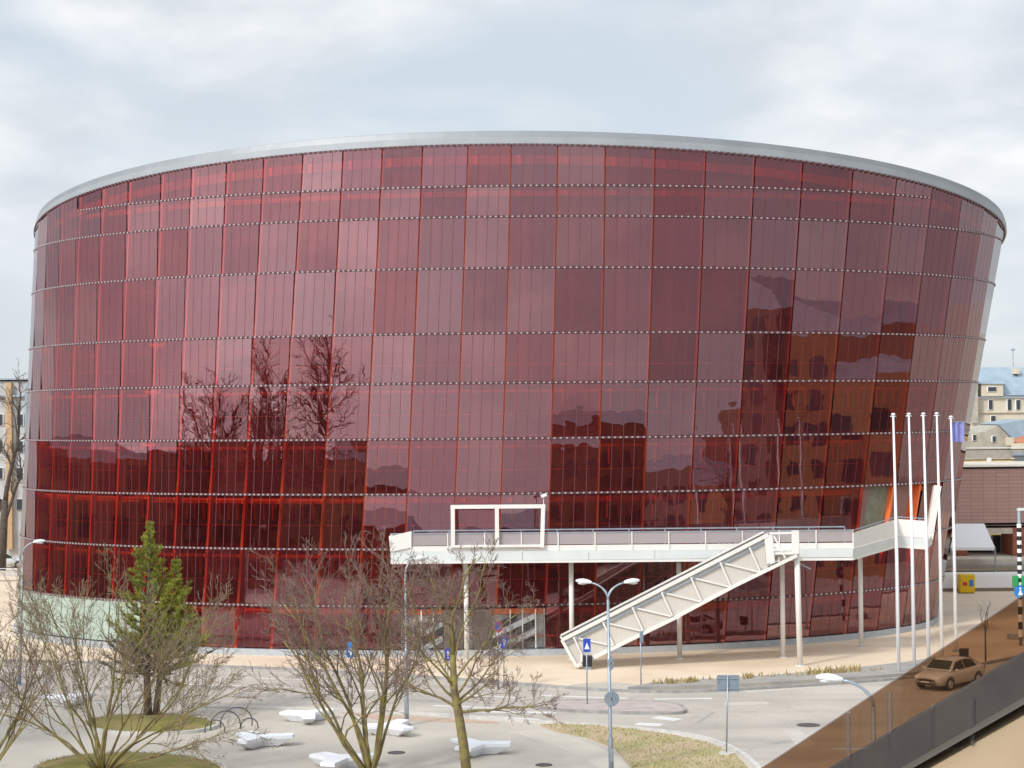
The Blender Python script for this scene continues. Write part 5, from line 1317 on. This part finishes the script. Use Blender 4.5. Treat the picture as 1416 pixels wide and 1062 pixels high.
mt_ = bare_tree('bare_tree', g, st_, 3, (9, 8, 6), 'tall bare tree mirrored as a dark lattice in the left of the red glass', 'tree', 99, mt=m_bark_dark, mw=m_bark_dark, trunk=([Vector((g[0], g[1], 0)), Vector((g[0], g[1], 6)), Vector((g[0], g[1], 12))], [.5, .4, .2]), rmin=.018)
for (x, y, s, rz, lab) in ((-34, 66, 1.1, 1.1, 'second bare tree mirrored beside the tall dark lattice in the glass'), (-45, 86, 1.0, 2.3, 'bare tree mirrored faintly at the far left edge of the glass'), (30, 36, .62, .6, 'bare tree behind the viewer mirrored low in the middle right glass'), (48, 66, .7, 3.0, 'bare tree by the road mirrored before the tall blocks at right'), (-14, 14, .6, 4.0, 'bare tree behind the viewer mirrored low in the middle left glass')):
    o = copy_tree(mt_); o.location = (x, y, 0); o.scale = (s, s, s); o.rotation_euler = (0, 0, rz); o['label'] = lab

# ------------------------------------------------------------------ stair balustrade close to the viewer, lower right
def Lx(k, x):
    return (880-.66*(x-1338), 905-.597*(x-1416), 964-.575*(x-1416), 968-.575*(x-1416), 990-.56*(x-1416))[k]
def YN(x): return 4.6-.6*(x-1000)/450
def NP_(k, x, dy=0.0): return A(x, Lx(k, x), YN(x))+Vector((0, dy, 0))
xa, xb = 900, 1640
m_plate = mat('dark_grey_plate', (0.042, 0.034, 0.030), .65, var=.22, scale=5, detail=9); m_trim = mat('pale_metal_trim', (0.15, .13, .11), .4, .4); m_beige_stone = mat('beige_stone_slab', (0.33, 0.235, 0.14), .7, col2=(0.40, 0.30, 0.19), scale=2.5, detail=8)
bal = thing('balustrade', tuple(NP_(2, 1416)), 'sloping stair balustrade of bronze glass over a dark plate, close up at lower right', 'balustrade')
def slab(name, k0, k1, dy, th, m, lift=0.0):
    q = [NP_(k1, xa, dy), NP_(k1, xb, dy), NP_(k0, xb, dy), NP_(k0, xa, dy)]
    mb = MB(); mb.extrude(q, (0, th, 0)); return mb.build(name, m, bal)
slab('glass_pane', 0, 2, 0.03, .012, m_bronze_glass); slab('stringer_plate', 1, 2, 0.0, .025, m_plate); slab('trim_strip', 2, 3, -.03, .09, m_trim)
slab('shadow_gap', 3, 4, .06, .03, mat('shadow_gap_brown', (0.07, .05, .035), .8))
q = [A(xa, 1500, YN(xa)), A(xb, 1500, YN(xb)), NP_(4, xb, 0), NP_(4, xa, 0)]
mb = MB(); mb.extrude(q, (0, .25, 0)); mb.build('stone_string', m_beige_stone, bal)

m_reflected = glass_mat('post_reflection', (.93, .93, .93), 1.25, body=(.34, .31, .30), body_fac=.13)  # added slim bars imitating pale posts mirrored in the near glass
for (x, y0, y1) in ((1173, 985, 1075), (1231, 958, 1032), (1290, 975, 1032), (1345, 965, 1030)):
    Yp = YN(x)-.06; a, b = A(x-2.4, y1, Yp), A(x+2.4, y0, Yp); mb = MB(); mb.box((a.x, Yp, a.z), (b.x, Yp+.008, b.z)); mb.build('reflected_post', m_reflected, bal)
a, b = A(1150, 1035, YN(1150)-.05), A(1344, 1035.5, YN(1344)-.05); mb = MB(); mb.bar(a, b, .003, .003); mb.build('reflected_line', m_reflected, bal)  # added bar imitating the mirrored horizontal frame line
